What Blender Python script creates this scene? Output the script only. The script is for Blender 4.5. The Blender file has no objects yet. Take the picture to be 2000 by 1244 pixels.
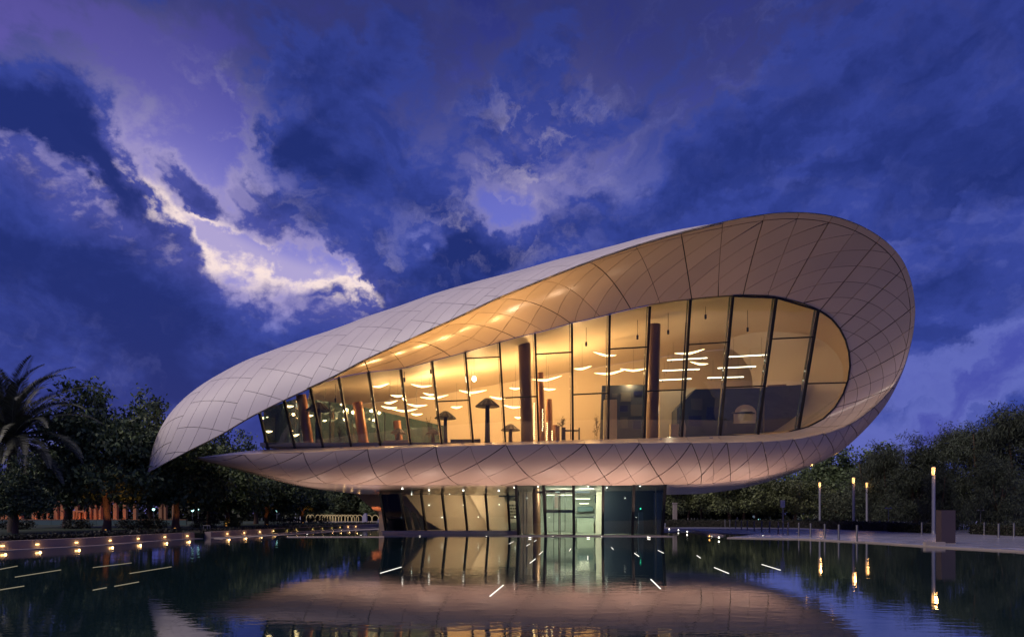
import bpy, bmesh, math, random
import numpy as np
from mathutils import Vector, Matrix

random.seed(7); RNG = np.random.default_rng(11)
SC = bpy.context.scene
COL = SC.collection
R = math.radians

# ------------------------------------------------------------------ camera
F = 1333.0                      # focal length in photo pixels (24 mm on a 36 mm sensor, photo 2000 wide)
CX, HY, EYE = 1000.0, 1003.0, 1.75
cam_d = bpy.data.cameras.new('camera'); cam = bpy.data.objects.new('camera', cam_d); COL.objects.link(cam)
cam_d.sensor_width = 36.0; cam_d.lens = 24.0
cam_d.shift_y = (HY - 622.0) / 2000.0
cam_d.clip_start = 0.1; cam_d.clip_end = 6000
cam.location = (0, 0, EYE); cam.rotation_euler = (R(90), 0, 0)
SC.camera = cam

# ------------------------------------------------------------------ render / colour
SC.render.engine = 'CYCLES'
SC.view_settings.view_transform = 'Standard'; SC.view_settings.look = 'None'
SC.view_settings.exposure = 0.0; SC.view_settings.gamma = 1.0; SC.view_settings.use_curve_mapping = False
SC.cycles.use_denoising = True
SC.cycles.max_bounces = 8; SC.cycles.diffuse_bounces = 3; SC.cycles.glossy_bounces = 4
SC.cycles.transparent_max_bounces = 24; SC.cycles.transmission_bounces = 4
SC.cycles.sample_clamp_indirect = 6.0
SC.cycles.caustics_reflective = False; SC.cycles.caustics_refractive = False

# ------------------------------------------------------------------ world: dusk sky with clouds
W = bpy.data.worlds.new('World'); SC.world = W; W.use_nodes = True
NT = W.node_tree; NT.nodes.clear()

class G:                                  # small expression builder over shader nodes
    def __init__(s, nt): s.nt = nt
    def n(s, t, **k):
        nd = s.nt.nodes.new(t)
        for a, b in k.items(): setattr(nd, a, b)
        return nd
    def put(s, sock, v):
        if isinstance(v, bpy.types.NodeSocket): s.nt.links.new(v, sock)
        else: sock.default_value = v
    def m(s, op, a, b=0.0, c=None, clamp=False):
        nd = s.n('ShaderNodeMath', operation=op, use_clamp=clamp)
        s.put(nd.inputs[0], a); s.put(nd.inputs[1], b)
        if c is not None: s.put(nd.inputs[2], c)
        return nd.outputs[0]
    def comb(s, x, y, z=0.0):
        nd = s.n('ShaderNodeCombineXYZ')
        for i, v in enumerate((x, y, z)): s.put(nd.inputs[i], v)
        return nd.outputs[0]
    def noise(s, vec, scale, detail=6, rough=.55, dist=0.0, lac=2.0):
        nd = s.n('ShaderNodeTexNoise'); s.put(nd.inputs['Vector'], vec)
        nd.inputs['Scale'].default_value = scale; nd.inputs['Detail'].default_value = detail
        nd.inputs['Roughness'].default_value = rough; nd.inputs['Distortion'].default_value = dist
        nd.inputs['Lacunarity'].default_value = lac
        return nd.outputs['Fac']
    def step(s, x, lo, hi, a=0.0, b=1.0, kind='SMOOTHSTEP'):
        nd = s.n('ShaderNodeMapRange', interpolation_type=kind)
        s.put(nd.inputs[0], x)
        for i, v in enumerate((lo, hi, a, b)): s.put(nd.inputs[i + 1], v)
        return nd.outputs[0]
    def mix(s, f, a, b, mode='MIX'):
        nd = s.n('ShaderNodeMix', data_type='RGBA', blend_type=mode)
        s.put(nd.inputs[0], f); 
        for i, v in ((6, a), (7, b)):
            s.put(nd.inputs[i], v if isinstance(v, bpy.types.NodeSocket) else (*v, 1.0))
        return nd.outputs[2]

g = G(NT)
tc = g.n('ShaderNodeTexCoord')
sep = g.n('ShaderNodeSeparateXYZ'); NT.links.new(tc.outputs['Generated'], sep.inputs[0])
dx, dy, dz = sep.outputs
az = g.m('ARCTAN2', dx, dy)
el = g.m('ARCSINE', g.m('MAXIMUM', g.m('MINIMUM', dz, 0.999), -0.999))
el = g.m('ABSOLUTE', el)
def azel(px, py):
    x, z = (px - CX) / F, (HY - py) / F
    return math.atan2(x, 1.0), math.atan2(z, math.hypot(x, 1.0))
w1 = g.noise(tc.outputs['Generated'], 4.5, 7, .62)
w2 = g.noise(g.comb(g.m('ADD', dx, 5.3), g.m('ADD', dy, 2.1), g.m('ADD', dz, 7.7)), 4.5, 7, .62)
w3 = g.noise(tc.outputs['Generated'], 17.0, 6, .6)
w4 = g.noise(g.comb(g.m('ADD', dx, 1.3), g.m('ADD', dy, 8.1), g.m('ADD', dz, 3.7)), 17.0, 6, .6)
def warp(c, big, small, kb, ks): return g.m('ADD', c, g.m('ADD', g.m('MULTIPLY', g.m('SUBTRACT', big, .5), kb), g.m('MULTIPLY', g.m('SUBTRACT', small, .5), ks)))
wa = warp(az, w1, w3, .24, .085); we = warp(el, w2, w4, .18, .065)
def blob(px, py, rx, ry, rot=0.0, A=None, E=None):
    """soft elliptical lump of cloud at a fixed bearing and elevation"""
    a0, e0 = azel(px, py); A = A or wa; E = E or we
    c, s_ = math.cos(R(rot)), math.sin(R(rot))
    da = g.m('SUBTRACT', A, a0); de = g.m('SUBTRACT', E, e0)
    u = g.m('MULTIPLY', g.m('ADD', g.m('MULTIPLY', da, c), g.m('MULTIPLY', de, s_)), F / rx)
    v = g.m('MULTIPLY', g.m('SUBTRACT', g.m('MULTIPLY', de, c), g.m('MULTIPLY', da, s_)), F / ry)
    q = g.m('ADD', g.m('MULTIPLY', u, u), g.m('MULTIPLY', v, v))
    return g.m('POWER', 2.718, g.m('MULTIPLY', q, -1.0))
def total(lst):
    t = None
    for wgt, b in lst:
        x = g.m('MULTIPLY', b, wgt); t = x if t is None else g.m('ADD', t, x)
    return t
# where the cloud is thick (positive) and where it opens (negative), by bearing and elevation
cloud_blobs = [
    (.58, blob(40, 590, 430, 150, -14)), (.42, blob(180, 800, 480, 110, -6)), (.46, blob(430, 680, 380, 95, -14)), (.30, blob(130, 520, 190, 60, -20)), (.85, blob(30, 245, 150, 75, -25)), (.70, blob(150, 345, 120, 42, -32)),
    (.75, blob(322, 355, 60, 34, -40)), (.50, blob(398, 405, 42, 22, -30)), (.66, blob(625, 150, 85, 150, -15)), (.45, blob(760, 250, 75, 95, -20)),
    (.55, blob(510, 410, 95, 48, -20)), (.58, blob(690, 460, 240, 80, -28)), (.58, blob(870, 440, 85, 45, -30)), (.5, blob(590, 300, 85, 36, -25)), (.35, blob(700, 345, 90, 50, -30)),
    (.70, blob(935, 512, 150, 38, 12)), (.65, blob(860, 600, 230, 75, 12)), (.30, blob(1280, 130, 260, 90, 25)), (.42, blob(1500, 330, 420, 90, 28)), (.40, blob(1620, 520, 420, 60, 28)), (.38, blob(1880, 620, 200, 50, 20)), (.28, blob(1330, 300, 300, 60, 28)), (.55, blob(1900, 110, 260, 190, 20)),
    (.42, blob(1960, 470, 200, 110, 30)), (.40, blob(1080, 150, 120, 110, -20)), (.40, blob(1150, 440, 80, 42, 0)), (.30, blob(1010, 330, 60, 40, -30)), (.35, blob(1330, 400, 170, 50, 25)), (.25, blob(400, 40, 500, 90, 0)),
    (-.42, blob(345, 445, 130, 26, -33)), (-.50, blob(520, 522, 150, 17, -17)), (-.58, blob(675, 556, 80, 17, -24)), (-.36, blob(60, 335, 90, 20, -35)), (-.32, blob(230, 400, 70, 22, -38)),
    (-.55, blob(420, 215, 130, 110, -40)), (-.35, blob(480, 320, 70, 50, -30)), (-.25, blob(260, 90, 160, 60, 0)), (-.16, blob(965, 420, 80, 55, 0)), (-.35, blob(815, 475, 45, 22, 0)), (-.2, blob(1110, 290, 120, 140, 0)), (-.25, blob(1850, 720, 200, 70, 10))]
D = total(cloud_blobs)
def cell(oa, oe):                                   # billowing detail, flattened towards the horizon
    return g.noise(g.comb(g.m('ADD', g.m('MULTIPLY', az, 1.0), oa), g.m('MULTIPLY', g.m('ADD', el, oe), 1.5), 0.0), 9.0, 10, .60, .22)
fine = cell(0, 0); fine_l = cell(-.018, -.012)      # the second one, a little nearer the light, gives the relief
big = g.noise(tc.outputs['Generated'], 3.4, 5, .55)
# soft streaks of high cloud, running up to the right
ca, sa = math.cos(R(28)), math.sin(R(28))
su = g.m('ADD', g.m('MULTIPLY', wa, ca), g.m('MULTIPLY', we, sa)); sv = g.m('SUBTRACT', g.m('MULTIPLY', we, ca), g.m('MULTIPLY', wa, sa))
streak = g.noise(g.comb(g.m('MULTIPLY', su, 1.6), g.m('MULTIPLY', sv, 5.0), 3.0), 2.2, 7, .55, .3)
rightness = g.step(az, -.05, .30)
T = g.m('ADD', D, g.m('MULTIPLY', g.m('SUBTRACT', fine, .5), g.step(rightness, 0, 1, 2.25, .85, 'LINEAR')))
T = g.m('ADD', T, g.m('MULTIPLY', g.m('SUBTRACT', big, .5), .7))
T = g.m('ADD', T, g.m('MULTIPLY', g.m('SUBTRACT', streak, .5), g.step(rightness, 0, 1, .75, 1.9, 'LINEAR')))
relief = g.m('MULTIPLY', g.m('SUBTRACT', fine, fine_l), 5.0)
# clear sky
elr = g.step(el, 0.0, 0.75, 0, 1, 'LINEAR')
ramp = g.n('ShaderNodeValToRGB'); g.put(ramp.inputs[0], elr)
cr = ramp.color_ramp
cr.elements[0].position = 0.0; cr.elements[0].color = (.165, .130, .40, 1)
cr.elements[1].position = 1.0; cr.elements[1].color = (.012, .018, .120, 1)
for p, c in ((.20, (.115, .128, .48)), (.42, (.105, .140, .56)), (.66, (.045, .056, .31))):
    e = cr.elements.new(p); e.color = (*c, 1)
sky = ramp.outputs[0]
sky = g.mix(g.step(az, -.15, -.70, 0, .60), sky, (.130, .098, .34))
sky = g.mix(g.step(az, .10, .55, 0, .82), sky, (.036, .048, .28))
sky = g.mix(g.m('MULTIPLY', blob(970, 420, 230, 150, -10), .15), sky, (.20, .22, .60))
# the pale opening low on the left, where the sun went down
glow = total([(1.0, blob(370, 440, 190, 80, -30, az, el)), (.9, blob(560, 525, 220, 60, -20, az, el)), (.22, blob(960, 440, 210, 110, 0, az, el)),
              (.40, blob(420, 280, 260, 130, -30, az, el)), (.60, blob(60, 335, 150, 45, -35, az, el)), (.6, blob(690, 565, 110, 40, -20, az, el)), (.30, blob(1060, 300, 190, 170, 0, az, el))])
core = total([(1.0, blob(350, 450, 150, 42, -33, az, el)), (.9, blob(560, 530, 190, 32, -18, az, el)), (.8, blob(690, 562, 70, 36, -20, az, el)), (.35, blob(60, 340, 110, 30, -35, az, el))])
sky = g.mix(g.step(glow, .05, 1.1, 0, .60), sky, (.26, .23, .52)); sky = g.mix(g.step(core, .25, .95, 0, .6), sky, (.44, .37, .54))
thin = g.mix(g.step(glow, .03, .75), g.mix(g.step(el, .30, .60), (.098, .120, .40), (.038, .044, .175)), (.27, .235, .45)); thin = g.mix(g.step(g.m('MULTIPLY', core, g.step(w3, .34, .60, .35, 1.15)), .12, .90), thin, (.82, .66, .60))
mid = g.mix(g.step(glow, .1, .9), (.032, .051, .265), (.056, .066, .285)); thick = (.0095, .0200, .125)
sky = g.mix(g.m('MULTIPLY', g.step(T, -.25, .14), .88), sky, thin)
sky = g.mix(g.step(T, .10, .42), sky, mid)
sky = g.mix(g.m('MULTIPLY', g.step(T, .36, 1.15), .92), sky, thick)
puff = g.noise(g.comb(g.m('MULTIPLY', wa, 1.0), g.m('MULTIPLY', we, 1.4), 4.0), 15.0, 8, .6, .3)
pm = total([(1.0, blob(1040, 300, 170, 160, -20, az, el)), (.8, blob(760, 520, 200, 60, -25, az, el)), (.6, blob(480, 170, 120, 120, -30, az, el)), (.6, blob(1350, 120, 260, 120, 20, az, el)), (.8, blob(900, 470, 120, 60, -20, az, el)), (.5, blob(1700, 560, 260, 90, 20, az, el)), (.45, blob(150, 720, 220, 90, -10, az, el))])
sky = g.mix(g.m('MULTIPLY', g.m('MULTIPLY', g.step(puff, .50, .72), g.m('MINIMUM', pm, 1.0)), .62), sky, g.mix(g.step(glow, .02, .5), (.110, .122, .36), (.42, .36, .46)))
# relief: sides of the billows turned to the light are paler, the others darker
hi = g.m('MULTIPLY', g.step(relief, .05, .55), g.m('MULTIPLY', g.step(T, -.1, .25), g.step(T, 1.1, .45)))
sky = g.mix(g.m('MULTIPLY', hi, g.step(glow, .0, .6, .28, .62)), sky, thin)
lo_ = g.m('MULTIPLY', g.step(relief, -.05, -.6), g.step(T, .0, .4)); sky = g.mix(g.m('MULTIPLY', lo_, .38), sky, thick)
sky = g.mix(g.step(el, .42, .72, 0, .48), sky, (.012, .015, .085))
# physical twilight underneath (sun just below the horizon) adds its own faint gradient
nish = g.n('ShaderNodeTexSky', sky_type='NISHITA'); nish.sun_disc = False
nish.sun_elevation = R(1.0); nish.sun_rotation = R(-28); nish.altitude = 0
bg1 = g.n('ShaderNodeBackground'); g.put(bg1.inputs[0], sky); bg1.inputs[1].default_value = 1.24
bg2 = g.n('ShaderNodeBackground'); g.put(bg2.inputs[0], nish.outputs[0]); bg2.inputs[1].default_value = 0.0012
ad = g.n('ShaderNodeAddShader'); NT.links.new(bg1.outputs[0], ad.inputs[0]); NT.links.new(bg2.outputs[0], ad.inputs[1])
wo = g.n('ShaderNodeOutputWorld'); NT.links.new(ad.outputs[0], wo.inputs[0])

# ------------------------------------------------------------------ sun: the wide pink afterglow
sun_d = bpy.data.lights.new('afterglow_sun', 'SUN'); sun = bpy.data.objects.new('afterglow_sun', sun_d); COL.objects.link(sun)
sun_d.energy = 2.1; sun_d.angle = R(40); sun_d.color = (1.0, .84, .72)
sun.rotation_euler = Vector((.52, .34, -.62)).to_track_quat('-Z', 'Y').to_euler()

# ------------------------------------------------------------------ tools
def at(px, py, Y):
    """the point of the place at distance Y that the photograph shows at (px, py)"""
    return np.array([(px - CX) / F * Y, Y, EYE + (HY - py) / F * Y])
def gx(px, Y): return (px - CX) / F * Y
def on_ground(px, py, z=0.0):
    Y = (EYE - z) * F / (py - HY); return np.array([(px - CX) / F * Y, Y, z])

ORD = ['first', 'second', 'third', 'fourth', 'fifth', 'sixth', 'seventh', 'eighth', 'ninth', 'tenth', 'eleventh', 'twelfth', 'thirteenth',
       'fourteenth', 'fifteenth', 'sixteenth', 'seventeenth', 'eighteenth', 'nineteenth', 'twentieth', 'twenty-first', 'twenty-second', 'twenty-third', 'twenty-fourth',
       'twenty-fifth', 'twenty-sixth', 'twenty-seventh', 'twenty-eighth', 'twenty-ninth', 'thirtieth']

def tag(o, label=None, cat=None, group=None, kind=None):
    if label: o['label'] = label
    if cat: o['category'] = cat
    if group: o['group'] = group
    if kind: o['kind'] = kind
    return o
def empty(name, loc=(0, 0, 0), rz=0.0):
    o = bpy.data.objects.new(name, None); COL.objects.link(o); o.location = [float(c) for c in loc]; o.rotation_euler.z = rz
    o.empty_display_size = .2
    return o
def link(name, me, mat=None, parent=None, loc=None):
    o = bpy.data.objects.new(name, me); COL.objects.link(o)
    if mat is not None and not me.materials: me.materials.append(mat)
    if parent is not None: o.parent = parent
    if loc is not None: o.location = [float(c) for c in loc]
    return o
def mesh(verts, faces, smooth=False, name='shape'):
    me = bpy.data.meshes.new(name)
    me.from_pydata([tuple(map(float, v)) for v in verts], [], [tuple(map(int, f)) for f in faces])
    if smooth: me.polygons.foreach_set('use_smooth', [True] * len(me.polygons))
    me.update(); return me

class MB:
    """collects boxes, tubes, prisms and lathes into one mesh"""
    def __init__(s): s.v = []; s.f = []; s.sm = []
    def add(s, vs, fs, smooth=False):
        k = len(s.v); s.v += [np.array(v, float) for v in vs]; s.f += [tuple(i + k for i in f) for f in fs]; s.sm += [smooth] * len(fs); return s
    def box(s, x0, x1, y0, y1, z0, z1):
        v = [(x, y, z) for z in (z0, z1) for y in (y0, y1) for x in (x0, x1)]
        return s.add(v, [(0, 2, 3, 1), (4, 5, 7, 6), (0, 1, 5, 4), (2, 6, 7, 3), (0, 4, 6, 2), (1, 3, 7, 5)])
    def bar(s, a, b, w, d, up=(0, 0, 1), side=None):
        """box-section bar from a to b: w wide, d deep"""
        a, b = np.array(a, float), np.array(b, float); t = b - a; t /= np.linalg.norm(t)
        x = np.cross(t, np.array(up, float)) if side is None else np.array(side, float)
        x = x - t * x.dot(t)
        if np.linalg.norm(x) < 1e-5: x = np.cross(t, (0, 1, 0))
        x /= np.linalg.norm(x); y = np.cross(t, x)
        v = [p + x * w / 2 * i + y * d / 2 * j for p in (a, b) for i, j in ((-1, -1), (1, -1), (1, 1), (-1, 1))]
        return s.add(v, [(3, 2, 1, 0), (4, 5, 6, 7), (0, 1, 5, 4), (1, 2, 6, 5), (2, 3, 7, 6), (3, 0, 4, 7)])
    def tube(s, pts, rad, n=8, cap=True, smooth=True):
        pts = [np.array(p, float) for p in pts]; rad = rad if hasattr(rad, '__len__') else [rad] * len(pts)
        vs = []; fs = []; ref = None
        for i, p in enumerate(pts):
            t = pts[min(i + 1, len(pts) - 1)] - pts[max(i - 1, 0)]; t = t / (np.linalg.norm(t) + 1e-9)
            if ref is None: ref = np.cross(t, (0.31, 0.9, 0.2)); 
            ref = ref - t * ref.dot(t); ref = ref / (np.linalg.norm(ref) + 1e-9); b = np.cross(t, ref)
            for k in range(n):
                a = 2 * math.pi * k / n; vs.append(p + rad[i] * (math.cos(a) * ref + math.sin(a) * b))
        for i in range(len(pts) - 1):
            for k in range(n):
                fs.append((i * n + k, i * n + (k + 1) % n, (i + 1) * n + (k + 1) % n, (i + 1) * n + k))
        s.add(vs, fs, smooth)
        if cap:
            m = len(pts) - 1
            s.add([vs[k] for k in range(n)], [tuple(range(n))[::-1]]); s.add([vs[m * n + k] for k in range(n)], [tuple(range(n))])
        return s
    def lathe(s, prof, c=(0, 0, 0), n=16, smooth=True):
        """prof: (radius, z) from bottom to top about a vertical axis through c"""
        vs = []; fs = []
        for r, z in prof:
            for k in range(n):
                a = 2 * math.pi * k / n; vs.append((c[0] + r * math.cos(a), c[1] + r * math.sin(a), c[2] + z))
        for i in range(len(prof) - 1):
            for k in range(n): fs.append((i * n + k, i * n + (k + 1) % n, (i + 1) * n + (k + 1) % n, (i + 1) * n + k))
        m = len(prof) - 1
        s.add(vs, fs, smooth); s.add(vs[:n], [tuple(range(n))[::-1]]); s.add(vs[m * n:], [tuple(range(n))])
        return s
    def prism(s, poly, off):
        """flat polygon given by 3-D points, thickened by the vector off"""
        n = len(poly); off = np.array(off, float); p = [np.array(q, float) for q in poly]
        return s.add(p + [q + off for q in p], [tuple(range(n))[::-1], tuple(range(n, 2 * n))] + [(i, (i + 1) % n, n + (i + 1) % n, n + i) for i in range(n)])
    def me(s, name='shape'):
        me = bpy.data.meshes.new(name); me.from_pydata([tuple(map(float, v)) for v in s.v], [], s.f)
        me.polygons.foreach_set('use_smooth', s.sm)
        bm = bmesh.new(); bm.from_mesh(me); bmesh.ops.recalc_face_normals(bm, faces=bm.faces[:]); bm.to_mesh(me); bm.free(); me.update(); return me
    def build(s, name, mat, parent=None, loc=None): return link(name, s.me(name), mat, parent, loc)

# ------------------------------------------------------------------ materials
def mat_base(name):
    m = bpy.data.materials.new(name); m.use_nodes = True; nt = m.node_tree
    return m, G(nt), nt.nodes['Principled BSDF'], nt
def plain(name, col, rough=.5, metal=0.0, var=.08, scale=3.0, bump=0.0, bscale=40.0, spec=.5, objvar=0.0, coat=0.0):
    """one material with gentle mottling of its colour and roughness, and optional fine relief"""
    m, e, p, nt = mat_base(name)
    t = e.n('ShaderNodeTexCoord')
    f = e.noise(t.outputs['Object'], scale, 5, .6)
    c0 = tuple(c * (1 - var) for c in col); c1 = tuple(min(1, c * (1 + var)) for c in col)
    c = e.mix(f, c0, c1)
    if objvar:
        oi = e.n('ShaderNodeObjectInfo')
        k = e.step(oi.outputs['Random'], 0, 1, 1 - objvar, 1 + objvar, 'LINEAR')
        c = e.mix(1.0, c, e.comb(k, k, k), 'MULTIPLY')
    e.put(p.inputs['Base Color'], c)
    e.put(p.inputs['Roughness'], e.step(f, .25, .75, max(.02, rough * .85), min(1, rough * 1.15), 'LINEAR'))
    p.inputs['Metallic'].default_value = metal; p.inputs['Specular IOR Level'].default_value = spec
    p.inputs['Coat Weight'].default_value = coat
    if bump:
        b = e.n('ShaderNodeBump'); b.inputs['Strength'].default_value = bump; b.inputs['Distance'].default_value = .02
        e.put(b.inputs['Height'], e.noise(t.outputs['Object'], bscale, 4, .6)); nt.links.new(b.outputs[0], p.inputs['Normal'])
    return m
def glow(name, col, strength):
    m = bpy.data.materials.new(name); m.use_nodes = True; nt = m.node_tree; nt.nodes.clear()
    e = nt.nodes.new('ShaderNodeEmission'); e.inputs[0].default_value = (*col, 1); e.inputs[1].default_value = strength
    o = nt.nodes.new('ShaderNodeOutputMaterial'); nt.links.new(e.outputs[0], o.inputs[0]); return m
def glass(name, tint, refl=1.0, ior=1.5, wob=.0):
    """architectural pane: tinted see-through plus Fresnel mirror reflection"""
    m = bpy.data.materials.new(name); m.use_nodes = True; nt = m.node_tree; nt.nodes.clear(); e = G(nt)
    tr = e.n('ShaderNodeBsdfTransparent'); tr.inputs[0].default_value = (*tint, 1)
    gl = e.n('ShaderNodeBsdfGlossy'); gl.inputs['Roughness'].default_value = .02; gl.inputs[0].default_value = (.95, .97, 1, 1)
    fr = e.n('ShaderNodeFresnel'); fr.inputs[0].default_value = ior
    if wob:
        t = e.n('ShaderNodeTexCoord'); b = e.n('ShaderNodeBump'); b.inputs['Strength'].default_value = wob; b.inputs['Distance'].default_value = .02
        e.put(b.inputs['Height'], e.noise(t.outputs['Object'], .8, 2, .5)); nt.links.new(b.outputs[0], gl.inputs['Normal'])
    mx = e.n('ShaderNodeMixShader'); e.put(mx.inputs[0], e.m('MULTIPLY', fr.outputs[0], refl, clamp=True))
    nt.links.new(tr.outputs[0], mx.inputs[1]); nt.links.new(gl.outputs[0], mx.inputs[2])
    o = e.n('ShaderNodeOutputMaterial'); nt.links.new(mx.outputs[0], o.inputs[0]); return m

M = {}
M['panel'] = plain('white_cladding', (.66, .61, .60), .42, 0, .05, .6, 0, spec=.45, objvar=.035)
M['soffit'] = plain('white_cladding_soffit', (.58, .43, .31), .24, 0, .05, .6, 0, spec=.6, objvar=.05)  # same cladding, warm light on the soffit put into its colour
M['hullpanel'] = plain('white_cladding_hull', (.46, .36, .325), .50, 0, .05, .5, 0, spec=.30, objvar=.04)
M['dark'] = plain('dark_joint', (.012, .011, .012), .7)
M['frame'] = plain('black_frame', (.012, .012, .014), .4, .2)
M['plaster'] = plain('warm_plaster', (.72, .60, .46), .75, 0, .04, .25)
M['hall'] = plain('hall_plaster', (.66, .54, .41), .55, 0, .04, .3)
M['plaster_cool'] = plain('grey_plaster', (.40, .37, .33), .7, 0, .06, .3)
M['floor'] = plain('pale_floor', (.45, .40, .34), .4)
M['copper'] = plain('copper_column', (.34, .16, .09), .38, .55, .15, 1.5, .15, 12)
M['bronze'] = plain('dark_column', (.20, .125, .095), .5, .3, .2, 1.2, .2, 14)
M['slate'] = plain('slate_exhibit', (.036, .052, .085), .5, 0, .2, .8)
M['navy'] = plain('navy_exhibit', (.010, .018, .075), .3, 0, .2, .8)
M['cream'] = plain('cream_exhibit', (.70, .62, .48), .6)
M['mush'] = plain('charcoal_stand', (.030, .033, .038), .55, .1, .2, 2)
M['mush_brown'] = plain('brown_stand', (.085, .06, .045), .55, .1, .2, 2)
M['glass'] = glass('clear_facade_glass', (.93, .95, .93), 1.5, 1.5, .14)
M['glass_teal'] = glass('teal_glass', (.26, .38, .39), 1.8, 1.5, .05)
_nt = M['glass_teal'].node_tree; _e = G(_nt); _out = _nt.nodes['Material Output']; _old = _out.inputs[0].links[0].from_socket
_d = _e.n('ShaderNodeBsdfDiffuse'); _d.inputs[0].default_value = (.13, .21, .22, 1); _mx = _e.n('ShaderNodeMixShader'); _mx.inputs[0].default_value = .35  # diffuse teal mixed in to stand for reflections on the glass
_nt.links.new(_old, _mx.inputs[1]); _nt.links.new(_d.outputs[0], _mx.inputs[2]); _nt.links.new(_mx.outputs[0], _out.inputs[0])
M['glass_base'] = glass('grey_green_glass', (.80, .87, .84), 1.3, 1.5, .05)
M['glass_dark'] = glass('dark_navy_glass', (.16, .20, .26), 1.6, 1.5, .05)
M['pend'] = glow('pendant_light', (1.0, .74, .36), 6.0)
M['tube'] = glow('white_track_light', (1.0, .88, .62), 5.0)
M['globe'] = glow('globe_light', (1.0, .85, .6), 9.0)
M['led'] = glow('pool_led', (1.0, .95, .85), 1.4)
M['spot'] = glow('spot_light', (1.0, .93, .8), 6.0)
M['wall_lamp'] = glow('wall_lamp', (1.0, .60, .22), 4.0)
M['amber'] = glow('amber_lamp', (1.0, .46, .12), 3.2)
M['cyan'] = glow('cool_lamp', (.45, 1.0, .95), 5.0)
M['blue_led'] = glow('blue_led', (.06, .03, 1.0), 6.0)
M['green_led'] = glow('green_led', (.05, 1.0, .55), 3.0)
M['steel'] = plain('grey_steel', (.20, .20, .21), .4, .6)
M['post'] = plain('painted_lamp_post', (.25, .26, .32), .42, .2)
M['bark'] = plain('bark', (.11, .065, .040), .9, 0, .35, 5, .8, 18)
M['concrete'] = plain('pale_concrete', (.30, .26, .24), .8, 0, .12, 1.5, .2, 30)
M['text'] = plain('dark_lettering', (.05, .035, .025), .6)

def lamp(name, kind, loc, energy, col, size=.15, target=None, angle=None, blend=.6, parent=None):
    d = bpy.data.lights.new(name, kind); d.energy = energy; d.color = col
    if kind == 'AREA': d.size = size
    else: d.shadow_soft_size = size
    if kind == 'SPOT': d.spot_size = R(angle or 60); d.spot_blend = blend
    o = bpy.data.objects.new(name, d); COL.objects.link(o); o.location = [float(c) for c in loc]
    if target is not None:
        o.rotation_euler = (Vector([float(c) for c in target]) - o.location).to_track_quat('-Z', 'Y').to_euler()
    if parent is not None: o.parent = parent
    return o

# ================================================================== THE PAVILION
def spline(us, pts):
    """non-uniform Catmull-Rom through pts at parameters us -> f(array of u) -> (N, 3); straight on past its ends"""
    us = np.array(us, float); P = np.array(pts, float); n = len(us)
    T = np.zeros_like(P); d = np.diff(P, axis=0) / np.diff(us)[:, None]
    T[0], T[-1] = d[0], d[-1]
    for i in range(1, n - 1):
        h0, h1 = us[i] - us[i - 1], us[i + 1] - us[i]
        T[i] = (d[i - 1] * h1 + d[i] * h0) / (h0 + h1)
    def f(u):
        u = np.atleast_1d(np.asarray(u, float)); uc = np.clip(u, us[0], us[-1])
        i = np.clip(np.searchsorted(us, uc, side='right') - 1, 0, n - 2)
        h = (us[i + 1] - us[i])[:, None]; t = ((uc - us[i]) / (us[i + 1] - us[i]))[:, None]
        r = (2 * t**3 - 3 * t**2 + 1) * P[i] + (t**3 - 2 * t**2 + t) * h * T[i] + (-2 * t**3 + 3 * t**2) * P[i + 1] + (t**3 - t**2) * h * T[i + 1]
        return r + (u - uc)[:, None] * np.where((u < us[0])[:, None], T[0], T[-1])
    return f

# --- stations round the edge of the shell: (edge x, edge y, edge depth, facade x, facade y)
ST = [(599, 761, 51.0, 607, 755), (659, 733, 50.5, 662, 738), (705, 708, 50.2, 720, 727), (740, 691, 50, 790, 719), (770, 677, 49.8, 880, 696),
      (800, 664, 49.6, 955, 675), (842, 644, 49.3, 1007, 660), (901, 617, 48.8, 1061, 647), (964, 587, 48.4, 1115, 632), (1057, 548.5, 47.8, 1172, 619),
      (1151, 512, 47.3, 1232, 604), (1241, 481, 46.9, 1289, 593), (1330, 455, 46.5, 1351, 585), (1412, 435, 46.2, 1402, 580), (1494, 420, 46, 1451, 577.5),
      (1562, 416, 46.2, 1499, 579), (1626, 423, 46.6, 1534, 585), (1678, 440, 47.2, 1568, 594), (1720, 464, 47.9, 1601, 607), (1750, 491, 48.6, 1624, 623),
      (1769, 520, 49.4, 1640, 642), (1781, 556, 50.2, 1651, 664), (1787, 597, 51, 1658, 689), (1785, 637, 51.6, 1660, 715), (1777, 677, 52, 1656, 742),
      (1764, 719, 52.2, 1647, 768), (1742, 757, 52.3, 1630, 796), (1706, 795, 52.0, 1607, 818), (1660, 828, 51.5, 1576, 834), (1610, 846, 50.9, 1540, 843),
      (1550, 857, 50.4, 1495, 847.5), (1489, 862, 50, 1450, 849.5), (1420, 863.5, 49.8, 1400, 851), (1350, 864, 49.7, 1340, 853), (1250, 864.5, 49.6, 1245, 856),
      (1142, 866, 49.6, 1142, 858.5), (988, 868, 49.8, 988, 863), (851, 872, 50.3, 851, 867), (718, 877, 51.1, 718, 871), (592, 883, 52.2, 592, 875.5),
      (476, 887, 53.4, 500, 879), (380, 895, 54.5, 386, 893)]
LEAN = .32; CF = 54.5 + LEAN * 7.6       # the facade plane leans outwards: Y = CF - LEAN * Z
def on_facade(px, py, off=0.0):
    Y = (CF + off - LEAN * EYE) / (1 + LEAN * (HY - py) / F); return at(px, py, Y)
NS = len(ST)
Eu = spline(range(NS), [at(s[0], s[1], s[2]) for s in ST])
Gp = [on_facade(s[3], s[4]) for s in ST]
Gp[40] = at(500, 879, 54.6); Gp[41] = at(386, 893, 55.0)
Gu = spline(range(NS), Gp)
MIDP = at(1150, 730, 50)
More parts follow.
